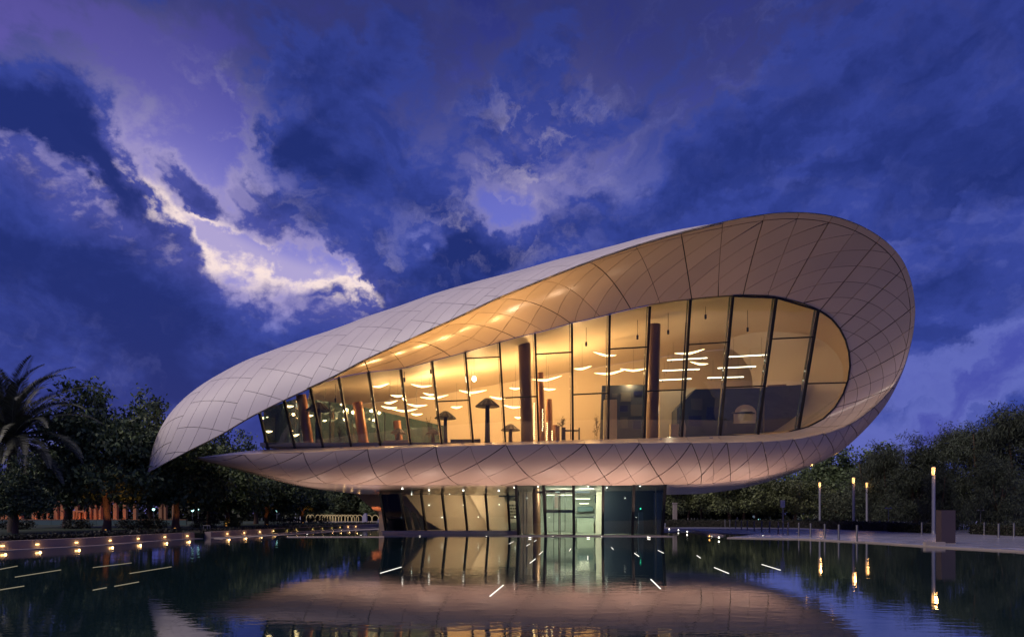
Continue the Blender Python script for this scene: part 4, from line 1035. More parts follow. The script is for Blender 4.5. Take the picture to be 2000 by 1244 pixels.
# uplights in the pool washing the hull
UPS = [(600, 56.5), (705, 54.5), (820, 52.6), (950, 51.8), (1080, 51.6), (1175, 51.6), (1265, 51.6), (1390, 52.0), (1490, 53.2)]
for k_, (px, Y) in enumerate(UPS):
    x = gx(px, Y); root = empty('uplight', (x, Y, 0)); tag(root, 'small pool uplight under the hull, %s from the left' % ORD[k_], 'uplight', 'uplights under the hull')
    MB().lathe([(.09, -.3), (.10, .02), (.11, .045), (.08, .05)], (0, 0, 0), 12).build('housing', M['dark'], root)
    MB().lathe([(.06, .05), (.06, .056)], (0, 0, 0), 12).build('lens', M['spot'], root)
    lamp('uplight_lamp', 'SPOT', (x, Y, .10), 880, (1.0, .66, .50), .20, (x, Y - .1, 5), 108, 1.0)
# uplights on the floor lip washing the soffit; those furthest right added to warm it
for k_, (px, e_) in enumerate(((668, .5), (735, .9), (800, 1.2), (850, 1.5), (905, 1.5), (960, 1.4), (1020, 1.1), (1085, .9), (1170, .6), (1290, .45), (1400, .4))):
    u = np.interp(px, [592, 718, 851, 988, 1142, 1245, 1350, 1420], [39, 38, 37, 36, 35, 34, 33, 32]); p = soffit_s([u], [.72])[0]
    root = empty('lip_uplight', p + [0, 0, .02]); tag(root, 'small floor uplight on the lip below the glass, %s from the left' % ORD[k_], 'uplight', 'uplights along the floor lip')
    MB().box(-.12, .12, -.05, .05, 0, .07).build('housing', M['concrete'], root)
    tgt = soffit_s([np.interp(px, [660, 740, 850, 1000, 1100, 1250, 1400], [1.5, 3, 5.2, 8, 9.3, 13, 17])], [.55])[0]
    lamp('lip_lamp', 'SPOT', p + [0, -.1, .15], (1600 if px < 1050 else 1300) * e_, (1.0, .60, .22) if px < 1050 else (1.0, .66, .40), .05, tgt, 60 if px < 1050 else 100, .9)

# ================================================================== TREES
def leaf_mat(name, col, rough=.55, var=.6):
    m, e, p, nt = mat_base(name); gi = e.n('ShaderNodeNewGeometry'); r = gi.outputs['Random Per Island']
    c = e.mix(r, tuple(c_ * (1 - var) for c_ in col), tuple(c_ * (1 + var) for c_ in col))
    oi = e.n('ShaderNodeObjectInfo'); k = e.step(oi.outputs['Random'], 0, 1, .8, 1.15, 'LINEAR'); c = e.mix(1.0, c, e.comb(k, k, k), 'MULTIPLY')
    e.put(p.inputs['Base Color'], c); p.inputs['Roughness'].default_value = rough; p.inputs['Specular IOR Level'].default_value = .35
    return m
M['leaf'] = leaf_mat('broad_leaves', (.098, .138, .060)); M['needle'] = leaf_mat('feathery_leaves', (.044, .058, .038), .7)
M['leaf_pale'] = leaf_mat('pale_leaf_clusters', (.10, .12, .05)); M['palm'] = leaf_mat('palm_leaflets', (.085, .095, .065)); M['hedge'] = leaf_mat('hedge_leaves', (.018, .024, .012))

def quads(name, c, d, s, L, Wd, mat):
    """many small leaf blades at once: centres c, long axis d, side axis s, length, width"""
    n = len(c); L = np.asarray(L)[:, None]; Wd = np.asarray(Wd)[:, None]
    V = np.stack([c - d * L * .5, c + s * Wd * .5, c + d * L * .5, c - s * Wd * .5], 1).reshape(-1, 3)
    me = bpy.data.meshes.new(name); me.vertices.add(4 * n); me.vertices.foreach_set('co', V.ravel().astype(np.float32))
    me.loops.add(4 * n); me.loops.foreach_set('vertex_index', np.arange(4 * n, dtype=np.int32))
    me.polygons.add(n); me.polygons.foreach_set('loop_start', np.arange(0, 4 * n, 4, dtype=np.int32)); me.polygons.foreach_set('loop_total', np.full(n, 4, dtype=np.int32))
    me.update(calc_edges=True); me.materials.append(mat); return me
def unit(v): return v / (np.linalg.norm(v, axis=-1, keepdims=True) + 1e-9)
def crown(name, lobes, n, size, mat, seed, droop=0.0, clump=26, crad=.42, up=.35, aspect=.5):
    r = np.random.default_rng(seed); vol = np.array([l[3] * l[4] * l[5] for l in lobes]) ** .75; share = vol / vol.sum()
    C, D, S = [], [], []
    for l, sh in zip(lobes, share):
        k = max(4, int(n * sh / clump)); dr = unit(r.normal(0, 1, (k, 3))); rad = r.uniform(.45, 1.06, k) ** .6
        cc = np.array(l[:3]) + dr * rad[:, None] * np.array(l[3:6]) * (1 + r.normal(0, .07, (k, 1)))
        c = np.repeat(cc, clump, 0) + r.normal(0, crad, (k * clump, 3)) * np.array([1, 1, .75])
        out = np.repeat(dr, clump, 0)
        d = unit(r.normal(0, .8, c.shape) + out * .7 + np.array([0, 0, -droop])); nn = unit(r.normal(0, .55, c.shape) + np.array([0, 0, up]) + out * .3); s = unit(np.cross(nn, d))
        C.append(c); D.append(d); S.append(s)
    C, D, S = map(np.concatenate, (C, D, S)); L = size * r.uniform(.6, 1.35, len(C))
    return quads(name, C, D, S, L, L * aspect, mat)
def trunk_mesh(h, r0, limbs, seed, lean=.0, spread=2.2, top=None):
    r = np.random.default_rng(seed); mb = MB(); p = [np.array([0, 0, -.2])]; 
    for i in range(1, 5): p.append(np.array([lean * i * h / 4 + r.normal(0, .06), r.normal(0, .06), h * i / 4]))
    mb.tube(p, [r0 * 1.35, r0, r0 * .88, r0 * .82, r0 * .75], 9)
    for k in range(limbs):
        a = 6.283 * k / limbs + r.uniform(-.4, .4); e = p[-1] + np.array([math.cos(a) * spread * r.uniform(.6, 1.1), math.sin(a) * spread * r.uniform(.6, 1.1), (top or h) * r.uniform(.5, 1.0)])
        m_ = (p[-1] + e) / 2 + np.array([math.cos(a) * .3, math.sin(a) * .3, -.1]); mb.tube([p[-1] * .97 + [0, 0, -.05], m_, e], [r0 * .55, r0 * .38, r0 * .12], 6)
    return mb.me('trunk')
def broad(seed, w=4.0, h0=2.4, h1=8.0, nl=11, sprigs=6):
    r = np.random.default_rng(seed); L = []; h0 -= .2; w *= 1.12
    for k in range(8):                                     # low skirt of the crown
        a = 6.283 * k / 8 + r.uniform(-.3, .3); L.append((w * .66 * math.cos(a), w * .66 * math.sin(a), h0 + 1.1 + r.uniform(-.2, .5), 1.5, 1.5, .95))
    for k in range(nl):
        a = r.uniform(0, 6.283); q = r.uniform(.15, .72) ** .6; z = r.uniform(h0 + 1.0, h1 - 1.1); f = 1 - ((z - (h0 + h1) / 2 + .6) / (h1 - h0)) ** 2 * 1.6
        L.append((q * w * f * math.cos(a), q * w * f * math.sin(a), z, r.uniform(1.3, 2.1), r.uniform(1.3, 2.1), r.uniform(.9, 1.4)))
    L.append((0, 0, (h0 + h1) / 2, w * .6, w * .6, (h1 - h0) * .38))
    for k in range(sprigs):                                # leafy shoots that stick up out of the crown
        a = r.uniform(0, 6.283); q = r.uniform(.1, .7) * w; L.append((q * math.cos(a), q * math.sin(a), h1 + r.uniform(-.5, 1.1), .45, .45, r.uniform(.8, 1.3)))
    return L
TREES = {}
def tree_proto(kind, lobes, n, size, mat, seed, tm, **k): TREES[kind] = (crown('crown', lobes, n, size, mat, seed, **k), tm)
tree_proto('broad_a', broad(1), 17000, .40, M['leaf'], 1, trunk_mesh(2.6, .30, 5, 1, .03))
tree_proto('broad_b', broad(2, 4.3, 2.2, 7.4, 12, 4), 17000, .40, M['leaf'], 2, trunk_mesh(2.4, .27, 5, 2, -.03))
tree_proto('broad_c', broad(3, 3.8, 2.5, 9.2, 12, 9), 17000, .38, M['leaf'], 3, trunk_mesh(2.7, .28, 6, 3, .02))
def feather(seed, w, h, nl):
    r = np.random.default_rng(seed); L = []
    for k in range(nl):
        z = r.uniform(.9, h * .93); f = (1 - (z / h) ** 2.2) ** .6; a = r.uniform(0, 6.283); q = r.uniform(.1, .8) * w * (.35 + .65 * f)
        L.append((q * math.cos(a), q * math.sin(a), z, r.uniform(1.0, 1.8), r.uniform(1.0, 1.8), r.uniform(.8, 1.7)))
    L.append((0, 0, h * .5, w * .55, w * .55, h * .42)); return L
tree_proto('feather_a', feather(5, 4.6, 14, 22), 19000, .52, M['needle'], 5, trunk_mesh(3.0, .34, 5, 5, 0, 1.6, 8), droop=.9, clump=34, crad=.5, up=.1, aspect=.16)
tree_proto('feather_b', feather(6, 4.2, 12, 20), 18000, .52, M['needle'], 6, trunk_mesh(3.0, .32, 5, 6, 0, 1.6, 7), droop=.9, clump=34, crad=.5, up=.1, aspect=.16)
tree_proto('bush', [(0, 0, 2.4, 2.6, 2.6, 2.2), (1.6, 0, 1.8, 1.7, 1.7, 1.5), (-1.7, .3, 1.7, 1.7, 1.7, 1.5), (.3, -1.5, 2.2, 1.7, 1.6, 1.6)], 9000, .34, M['needle'], 7, trunk_mesh(1.4, .2, 5, 7), droop=.5, clump=30, crad=.4, aspect=.22)
tree_proto('layered', [(x, y, z, 1.9, 1.9, .65) for x, y, z in ((0, 0, 6), (2.4, .6, 5.4), (-2.5, -.5, 5.2), (1.2, -1.9, 4.4), (-1.5, 1.4, 4.5), (3.4, -.6, 3.7), (-3.4, .5, 3.6), (.4, -2.6, 3.1), (2.6, 1.8, 3.0), (-2.6, -1.6, 2.7), (0, 0, 3.6))], 9000, .36, M['leaf_pale'], 8, trunk_mesh(2.4, .22, 6, 8, 0, 2.0, 3.0), clump=30, crad=.38, up=.9)
def plant_tree(kind, px, base, Y, top, label, group, wide=1.0, rz=None, name=None):
    """a tree standing at distance Y, its crown reaching the height seen at photo row `top`"""
    cm, tm = TREES[kind]; H = {'broad_a': 8.6, 'broad_b': 7.9, 'broad_c': 10.2, 'feather_a': 14.6, 'feather_b': 12.6, 'bush': 4.9, 'layered': 6.9}[kind]
    z0 = base; h = EYE + (HY - top) / F * Y - z0; s = h / H
    root = empty(name or {'b': 'broadleaf_tree', 'f': 'feathery_tree', 'l': 'layered_tree'}.get(kind[0], 'tree') if kind != 'bush' else 'round_bush', (gx(px, Y), Y, z0), RNG.uniform(0, 6.28) if rz is None else rz)
    root.scale = (s * wide, s * wide, s); tag(root, label, 'tree' if kind != 'bush' else 'bush', group)
    link('trunk', tm, M['bark'], root); link('crown', cm, None, root)
    return root
gl = 'trees behind the low wall'
plant_tree('broad_c', 207, .38, 55, 768, 'large dense tree with an orange-lit trunk, tallest behind the low wall', gl, .95, .4)
plant_tree('broad_a', 30, .38, 47.5, 905, 'dark leafy tree filling the left border below the palm', gl, 1.0)
plant_tree('broad_b', 130, .38, 68, 838, 'dark tree between the palm and the orange-lit trunk', gl, 1.0)
plant_tree('broad_c', 292, .38, 67, 800, 'tree with upright shoots just left of the drooping roof tip', gl, .8, 2.0)
plant_tree('broad_a', 343, .38, 61, 842, 'tree with a faintly lit trunk directly below the drooping roof tip', gl, 1.0, 1.0)
plant_tree('broad_c', 408, .38, 76, 836, 'tree whose shoots rise between the roof tip and the hull tip', gl, .75, 3.0)
plant_tree('broad_b', 443, .38, 73, 893, 'rounded tree below the sharp tip of the hull', gl, .95)
plant_tree('broad_a', 500, .38, 92, 866, 'far tree whose top shows just over the left end of the hull', gl, .75)
plant_tree('broad_b', 521, .38, 83, 912, 'tree under the left hull, second before the arches', gl, 1.05)
plant_tree('broad_a', 591, .38, 98, 935, 'last orange-trunked tree before the row of small arches', gl, 1.15)
for px, Y, t, k, l in ((655, 128, 948, 'broad_b', 'dark far tree above the left part of the small arches'), (700, 132, 950, 'broad_c', 'dark far tree above the middle of the small arches'), (745, 126, 962, 'broad_a', 'dark far tree hidden partly by the orange strut'), (620, 140, 945, 'broad_c', 'far tree behind the last orange-trunked tree')):
    plant_tree(k, px, .06, Y, t, l, 'far trees behind the arches', 1.35)
gr = 'feathery trees at the right border'
for k, px, Y, t, l, wd in (('feather_a', 1985, 68, 762, 'tallest feathery tree, cut by the right border', 1.0), ('feather_b', 1915, 74, 800, 'feathery tree right of the nearest lamp post, second tallest', 1.05), ('feather_a', 1858, 80, 806, 'feathery tree standing behind the dark monolith', .95),
                           ('feather_b', 1790, 80, 850, 'feathery tree directly behind the nearest lamp post', 1.15), ('feather_a', 1735, 86, 852, 'feathery tree left of the nearest lamp post', .95), ('feather_b', 1950, 62, 880, 'low feathery tree by the hedge, near the right border', 1.0), ('feather_b', 1835, 69, 905, 'low feathery tree between lamp post and monolith', 1.0),
                           ('feather_a', 2050, 72, 770, 'feathery tree mostly outside the right border', 1.0), ('feather_b', 1700, 98, 868, 'feathery tree at the left end of the right-hand group', 1.0)):
    plant_tree(k, px, .06, Y, t, l, gr, wd)
for k, px, Y, t, l, wd in (('broad_a', 1668, 118, 888, 'dark rounded tree on the far rise, next to the feathery ones', 1.2), ('broad_c', 1628, 122, 893, 'dark tree on the far rise, middle', 1.1), ('broad_b', 1590, 126, 908, 'dark tree on the far rise at the hull edge', 1.3), ('broad_a', 1545, 130, 930, 'dark far tree half hidden by the hull underside', 1.3), ('broad_b', 1715, 115, 890, 'dark broad tree behind the feathery group', 1.3)):
    plant_tree(k, px, .06, Y, t, l, 'dark trees on the far rise', wd)
for i, (px, Y, t, wd) in enumerate(((1322, 98, 930, 1.1), (1372, 104, 925, 1.1), (1425, 96, 928, 1.1), (1478, 100, 932, 1.1), (1530, 95, 936, 1.1), (1578, 98, 938, 1.1), (1345, 120, 955, 1.2), (1452, 122, 945, 1.3), (1555, 118, 935, 1.2))):
    plant_tree('layered', px, .06, Y, t, '%s layered pale-tipped tree under the right hull, %s from the left' % ('near' if i < 6 else 'far', ORD[i] if i < 6 else ORD[i - 6]), 'layered trees beyond the plaza', wd)
plant_tree('bush', 1645, .06, 92, 938, 'round grey-green bush between two lamp posts', None, 1.0)
# palm
M['palm_bark'] = plain('palm_bark', (.10, .075, .055), .9, 0, .4, 6, .9, 14)
def palm(px, Y, zc, H, label, seed, n=80, L0=6.6, group=None):
    r = np.random.default_rng(seed); root = empty('date_palm', (gx(px, Y), Y, .38)); tag(root, label, 'palm tree', group)
    zc = zc - .38
    mb = MB(); m_ = 12; mb.tube([(r.normal(0, .03), 0, -.2 + (zc + .2) * i / m_) for i in range(m_ + 1)], [(.34 if i % 2 else .29) for i in range(m_ + 1)], 10); mb.build('trunk', M['palm_bark'], root)
    for k in range(n):
        az_ = 2.399963 * k + r.uniform(-.2, .2); f = k / n; elv = R(86 - 118 * f + r.uniform(-8, 8)); L = L0 * (.85 + .25 * math.sin(math.pi * min(1, f + .2))) * r.uniform(.9, 1.08)
        hd = np.array([math.cos(az_), math.sin(az_), 0]); pts = []; p_ = np.array([0, 0, zc + .1]); ang = elv; st = 14
        for i in range(st + 1): pts.append(p_.copy()); p_ = p_ + (hd * math.cos(ang) + np.array([0, 0, math.sin(ang)])) * L / st; ang -= R(2.2 + 5.2 * (i / st)) * (1.1 if elv > 0 else .6)
        pts = np.array(pts); C, D, S = [], [], []; sd = np.cross(hd, (0, 0, 1)); LL = []
        for i in range(2, st + 1):
            for q in np.linspace(0, .84, 6):
                b = pts[i - 1] + (pts[i] - pts[i - 1]) * q; t_ = unit(pts[i] - pts[i - 1]); l = .85 * math.sin(math.pi * min(.98, (i + q) / (st + 1.6)) ** .8) + .10
                for sg in (-1, 1):
                    d = unit(t_ * .75 + sd * sg * .75 + np.array([0, 0, -.10 + r.normal(0, .08)]) + np.cross(t_, sd) * -.28); C.append(b + d * l * .5); D.append(d); S.append(unit(np.cross(d, t_) * .25 + t_ - d * t_.dot(d))); LL.append(l)
        me = quads('frond', np.array(C), np.array(D), np.array(S), np.array(LL), np.full(len(LL), .07), M['palm'])
        fo = link('frond', me, None, root)
        MB().tube(pts[::3], [.045, .035, .025, .015, .008][:len(pts[::3])], 5).build('rib', M['palm'], fo)
palm(24, 51, 7.3, 8, 'date palm with arching fronds at the left border', 4)
# hedges: blocky, dense
def hedge(a, b, h, w, label, z0=.06, n=3200, group='clipped dark hedges', name='hedge', mat='hedge', size=.13):
    a, b = np.array(a, float), np.array(b, float); L = np.linalg.norm(b - a); r = np.random.default_rng(int(abs(a[0]) * 10 + abs(b[1]) * 7))
    x = r.uniform(0, L, n); f = r.integers(0, 3, n); y = np.where(f == 0, -w / 2 + r.normal(0, .05, n), r.uniform(-w / 2, w / 2, n)); z = np.where(f == 0, r.uniform(0, h, n), h + r.normal(0, .05, n)); sm = f == 2; z = np.where(sm, r.uniform(0, h, n), z); y = np.where(sm, w / 2 * r.uniform(-1, 1, n), y)
    c = np.stack([x, y, z], 1); d = unit(r.normal(0, 1, c.shape)); s = unit(np.cross(d, r.normal(0, 1, c.shape)))
    rz = math.atan2(b[1] - a[1], b[0] - a[0]); root = empty(name, (a[0], a[1], z0), rz); tag(root, label, 'hedge', group)
    link('foliage', quads('foliage', c, d, s, size * r.uniform(.7, 1.6, n), size * .7 * r.uniform(.7, 1.4, n), M[mat]), None, root)
    MB().box(0.05, L - .05, -w / 2 + .08, w / 2 - .08, -.1, h - .06).build('inner_stems', M['earth'], root)
def G2(px, Y): return (gx(px, Y), Y)
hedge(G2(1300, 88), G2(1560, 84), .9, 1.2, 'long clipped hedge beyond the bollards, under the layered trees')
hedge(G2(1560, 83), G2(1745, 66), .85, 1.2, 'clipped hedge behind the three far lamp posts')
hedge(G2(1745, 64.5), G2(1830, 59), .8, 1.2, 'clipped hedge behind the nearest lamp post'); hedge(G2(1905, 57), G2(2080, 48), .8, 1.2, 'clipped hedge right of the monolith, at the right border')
M['hedge_l'] = leaf_mat('low_hedge_leaves', (.016, .018, .012))
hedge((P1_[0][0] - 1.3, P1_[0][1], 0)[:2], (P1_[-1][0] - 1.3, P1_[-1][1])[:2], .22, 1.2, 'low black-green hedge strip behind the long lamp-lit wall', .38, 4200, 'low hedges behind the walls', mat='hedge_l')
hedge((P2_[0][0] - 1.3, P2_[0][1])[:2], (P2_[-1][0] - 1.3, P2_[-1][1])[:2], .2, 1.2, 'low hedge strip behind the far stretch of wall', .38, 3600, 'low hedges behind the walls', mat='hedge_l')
for i, (px, Y, w, l) in enumerate(((30, 60, 2.6, 'loose shrub at the left border below the palm'), (150, 62, 2.2, 'loose shrub left of the orange-lit trunk'), (262, 60, 2.6, 'loose shrub right of the orange-lit trunk'), (300, 63, 2.0, 'loose shrub before the faintly lit trunk'), (400, 68, 2.4, 'loose shrub behind the sluice box'), (455, 72, 1.6, 'yellowish lit shrub beyond the sluice box'), (560, 86, 3.4, 'loose shrub under the far left hull'), (620, 96, 3.0, 'loose shrub before the small arches'))):
    root = empty('shrub', (gx(px, Y), Y, .38)); tag(root, l, 'shrub', 'shrubs behind the wall')
    link('foliage', crown('foliage', [(0, 0, .45, w / 2, .7, .5), (w * .3, 0, .4, w / 3, .6, .4), (-w * .3, .1, .4, w / 3, .6, .38)], 1500, .16, M['hedge_l'] if i != 5 else M['leaf_pale'], 40 + i, clump=20, crad=.14), None, root)
# cycads
def cycad(px, Y, label):
    r = np.random.default_rng(int(px)); root = empty('cycad', (gx(px, Y), Y, .9)); tag(root, label, 'plant', 'cycads beyond the hedge')
    for k in range(16):
        a = 6.283 * k / 16; hd = np.array([math.cos(a), math.sin(a), 0]); sd = np.array([-hd[1], hd[0], 0]); t = r.uniform(.35, 1.15); p0 = np.zeros(3)
        V = [p0 - sd * .05, p0 + sd * .05]; 
        mid = hd * .65 * math.cos(t) + np.array([0, 0, .65 * math.sin(t)]); tip = hd * 1.25 * math.cos(t * .8) + np.array([0, 0, 1.15 * math.sin(t * .85)])
        MB().add([p0 - sd * .04, p0 + sd * .04, mid + sd * .14, mid - sd * .14, tip, mid + np.array([0, 0, -.03])], [(0, 1, 2, 3), (3, 2, 4), (0, 3, 5), (5, 2, 1)]).build('frond', M['cycad'], root)
M['cycad'] = leaf_mat('cycad_fronds', (.20, .24, .10), .45, .25)
cycad(1585, 82, 'pale cycad left of the farthest lamp post'); cycad(1570, 82.5, 'smaller pale cycad at the hedge end, further left')

# far woods that close the horizon
def woods(px0, px1, Y, top, label, n, seed):
    r = np.random.default_rng(seed); x0, x1 = gx(px0, Y), gx(px1, Y); h = EYE + (HY - top) / F * Y; L = []
    x = x0
    while x < x1:
        w = r.uniform(4, 6.5); L.append((x, r.uniform(-4, 4), h * r.uniform(.36, .45), w, 3.5, h * r.uniform(.40, .56))); L.append((x + r.uniform(-2, 2), -2, h * .2, w, 3, h * .25)); x += w * .8
    o = link('woods', crown('woods', L, n, 1.0, M['hedge'], seed, clump=30, crad=.8, aspect=.6), None, None, (0, Y, .06)); tag(o, kind='stuff')
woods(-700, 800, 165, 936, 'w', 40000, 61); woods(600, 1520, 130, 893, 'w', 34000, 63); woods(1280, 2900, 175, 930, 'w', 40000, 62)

# ================================================================== STREET FURNITURE AND FAR THINGS
def lamp_post(px, base, Y, top, label, power):
    h = EYE + (HY - top) / F * Y - PZ; root = empty('lamp_post', (gx(px, Y), Y, PZ)); tag(root, label, 'lamp post', 'lamp posts on the plaza')
    r = .135
    MB().lathe([(r * 1.5, 0), (r * 1.5, .03), (r * 1.02, .05), (r, .4), (r, h - .75)], (0, 0, 0), 16).build('post', M['post'], root)
    MB().lathe([(r * 1.03, h - .75), (r * 1.03, h - .70)], (0, 0, 0), 16).build('collar', M['steel'], root)
    MB().lathe([(r * .62, h - .70), (r * .66, h - .35), (r * .95, h - .12), (r * .9, h - .08)], (0, 0, 0), 14).build('lantern', M['amber'], root)
    for k in range(3):
        a = 2.09 * k + .5; MB().bar((r * .98 * math.cos(a), r * .98 * math.sin(a), h - .70), (r * .98 * math.cos(a), r * .98 * math.sin(a), h - .06), .06, .03).build('lantern_bar', M['post'], root)
    MB().lathe([(r * 1.1, h - .07), (r * 1.15, h - .03), (r * .9, h)], (0, 0, 0), 16).build('cap', M['post'], root)
    lamp('lantern_lamp', 'POINT', (gx(px, Y), Y - .35, PZ + h - .4), power, (1.0, .50, .16), .12)
lamp_post(1823, 1043, 56.6, 911, 'nearest and tallest-looking lamp post, right of all others', 60); lamp_post(1667, 1033, 75, 931.5, 'lamp post in front of the round bush, second from the left', 50)
lamp_post(1601, 1028, 90, 941, 'farthest lamp post, leftmost of the four', 45); lamp_post(1693, 1029, 87, 941.5, 'lamp post just right of the round bush, its lantern half hidden', 12)

# bollards
BOL = [(1343.5, 1022.2), (1350.5, 1022.6), (1356.5, 1023), (1362, 1023.5), (1368.5, 1024.2), (1375.5, 1025), (1381.5, 1025.7), (1389, 1026.6), (1416, 1029.6), (1425.5, 1030.8), (1436.5, 1032.3), (1448, 1033.8), (1459.5, 1035.2), (1473, 1036.2), (1487.5, 1037.8), (1503, 1039.6), (1520, 1041.6),
       (1539, 1043.6), (1560, 1046), (1583, 1048.6), (1610.5, 1051.4), (1638, 1054.6), (1673.5, 1057.4)]
bp = MB().lathe([(.075, 0), (.062, .02), (.062, .98), (.05, 1.0)], (0, 0, 0), 10).me('bollard'); bp.materials.append(M['bollard'] if 'bollard' in M else plain('grey_bollard', (.085, .085, .10), .45, .3))
base_m = MB().lathe([(.12, 0), (.12, .015), (.08, .02)], (0, 0, 0), 10).me('base'); base_m.materials.append(M['steel'])
def bollard(px, py, label, group, z=PZ + .02):
    p = on_ground(px, py, z); o = link('bollard', bp, None, None, p); tag(o, label, 'bollard', group); link('base', base_m, None, o); return o
for i, (px, py) in enumerate(BOL): bollard(px, py, 'slim grey bollard of the long curved row, %s from its far end' % ORD[i], 'bollards in the curved row')
B2 = [(1718, 1036, 'behind the row, left of the nearest lamp post'), (1744, 1038, 'second left of the nearest lamp post'), (1800, 1044, 'close left of the nearest lamp post'), (1834, 1043, 'just right of the nearest lamp post'), (1898, 1036, 'right of the monolith, by the hedge'), (1922, 1044, 'second right of the monolith'), (1950, 1050, 'third right of the monolith'), (1980, 1048, 'near the right border'),
      (1620, 1030, 'between the two left lamp posts'), (1655, 1032, 'left of the round-bush lamp post'), (1674, 1030, 'right beside the round-bush lamp post'), (1699, 1033, 'right of the half-hidden lantern post')]
for px, py, l in B2: bollard(px, py, 'grey bollard standing ' + l, 'scattered bollards on the plaza')

# sign post, seen from behind
Y = 1333 * (EYE - PZ) / 39.5; rt = empty('sign_post', (gx(1529, Y), Y, PZ)); tag(rt, 'thin post with a tall narrow sign plate, amid the bollards', 'sign')
k = Y / F
MB().tube([(0, 0, 0), (0, 0, 66 * k)], .045, 8).build('pole', M['steel'], rt); MB().box(-5 * k, -.6 * k, -.05, .0, 52 * k, 66 * k).build('plate', M['post'], rt); MB().box(.4 * k, 3.4 * k, -.05, .0, 52 * k, 66 * k).build('plate', M['post'], rt)
# monolith
p = on_ground(1853, 1062, PZ); k = p[1] / F; rt = empty('monolith', p); tag(rt, 'dark upright stone slab standing on the plaza edge', 'stone slab')
M['mono'] = plain('reddish_stone', (.055, .038, .042), .5, 0, .15, 1.2, .1, 20)
MB().box(-14.5 * k, 13 * k, 0, .5, 0, 66 * k).build('slab', M['mono'], rt); MB().box(-15.2 * k, 13.7 * k, -.04, .54, 0, 1.6 * k).build('plinth', M['concrete'], rt)
q = on_ground(1871, 1034, PZ); k2 = q[1] / F; o = MB().box(-2 * k2, 1.6 * k2, 0, .3, 0, 39 * k2).build('stone_pillar', M['mono'], None, q); tag(o, 'narrow stone pillar just behind the dark upright slab', 'pillar')
q = on_ground(1841, 1066, PZ); o = MB().box(-.55, .5, 0, .25, 0, .2).build('stone_bench', M['concrete'], None, (q[0] - .1, q[1] + .4, PZ)); tag(o, 'low pale bench left of the dark stone slab', 'bench')
# small twin-arm garden lamps near the hedge, right
for px, py, Y, l in ((1735, 992, 70, 'small unlit twin-shade garden lamp left of the nearest lamp post'), (1915, 996, 62, 'small unlit twin-shade garden lamp right of the monolith')):
    b = np.array([gx(px, Y), Y, PZ]); z = EYE + (HY - py) / F * Y - PZ; rt = empty('garden_lamp', b); tag(rt, l, 'lamp', 'unlit garden lamps by the hedge')
    MB().tube([(0, 0, 0), (0, 0, z)], .035, 6).build('pole', M['steel'], rt); MB().bar((-.2, 0, z), (.2, 0, z), .03, .03).build('arm', M['steel'], rt)
    for sg in (-1, 1): MB().lathe([(.13, -.05), (.14, 0), (.03, .08)], (sg * .22, 0, z), 10).build('lamp_shade', M['post'], rt)
# small info sign by the far bollards
q = np.array([gx(1403, 88), 88, PZ]); rt = empty('information_post', q); tag(rt, 'low information post with a pale plate, beyond the far bollards', 'sign')
MB().tube([(0, 0, 0), (0, 0, .9)], .04, 6).build('pole', M['steel'], rt); MB().box(-.2, .2, -.05, 0, .62, .95).build('plate', M['post'], rt)
# far building glimpsed between the trees, with a teal-lit canopy
rt = empty('far_building', (gx(1465, 150), 150, .06)); tag(rt, 'low far building with a teal-lit canopy, glimpsed under the layered trees', 'building')
k = 150 / F
MB().box(-20 * k, 22 * k, 0, 6, 0, 7.5 * k).build('wall', plain('far_wall', (.42, .40, .52), .7), rt); MB().prism([(-24 * k, -.6, 7.5 * k), (24 * k, -.6, 7.5 * k), (20 * k, -.6, 10.5 * k), (-8 * k, -.6, 11.5 * k)], (0, 7, 0)).build('roof', plain('far_roof', (.5, .48, .6), .6), rt)
for i in range(5): MB().box((-17 + 7.4 * i) * k, (-12 + 7.4 * i) * k, -.12, -.02, 1.5 * k, 5.8 * k).build('window', M['cyan'] if i == 4 else M['far_win'] if 'far_win' in M else M['post'], rt)
lamp('canopy_lamp', 'POINT', (gx(1478, 147), 147, 1.6), 30, (.3, 1.0, .9), .2)
# white gate pier at the hull's right end
rt = empty('gate_pier', (gx(1318, 90), 90, .06)); tag(rt, 'pale square gate pier at the edge of the trees, right of the entrance', 'gate pier')
MB().box(-.25, .25, -.2, .2, 0, 3.0).build('pier', M['concrete'], rt); MB().box(-.3, .3, -.25, .25, 3.0, 3.15).build('cap', M['concrete'], rt)

# colonnade at the far left, lit orange
M['colon'] = plain('colonnade_stone', (.34, .175, .085), .8, 0, .12, 1)
rt = empty('colonnade', (gx(120, 92), 92, .38)); tag(rt, 'far orange-lit colonnade of square frames behind the trees on the left', 'colonnade')
k = 92 / F; base = .0; hcol = 2.9
def X(px): return (px - 120) * k
for a, b in ((-6, -1), (2, 7), (10, 16), (20, 25), (62, 66), (118, 124), (161, 166), (174, 178), (105, 112), (146, 152), (183, 188), (193, 197), (208, 212), (221, 228), (240, 246), (36, 42), (260, 266), (310, 316), (320, 324), (336, 341)):
    MB().box(X(a), X(b), 0, .5, 0, hcol).build('column', M['colon'], rt)
for a, b in ((73, 99), (147, 172)):
    f = MB()
    for x0, x1, z0, z1 in ((a, a + 3, 0, 1.6), (b - 3, b, 0, 1.6), ((a + b) / 2 - 1.2, (a + b) / 2 + 1.2, 0, 1.5)): f.box(X(x0), X(x1), -.5, -.2, z0, z1)
    f.box(X(a), X(b), -.5, -.2, 1.6, 1.8); f.build('door_frame', M['colon'], rt)
MB().box(X(-40), X(255), -.1, .6, hcol, hcol + .5).build('lintel', M['colon'], rt)
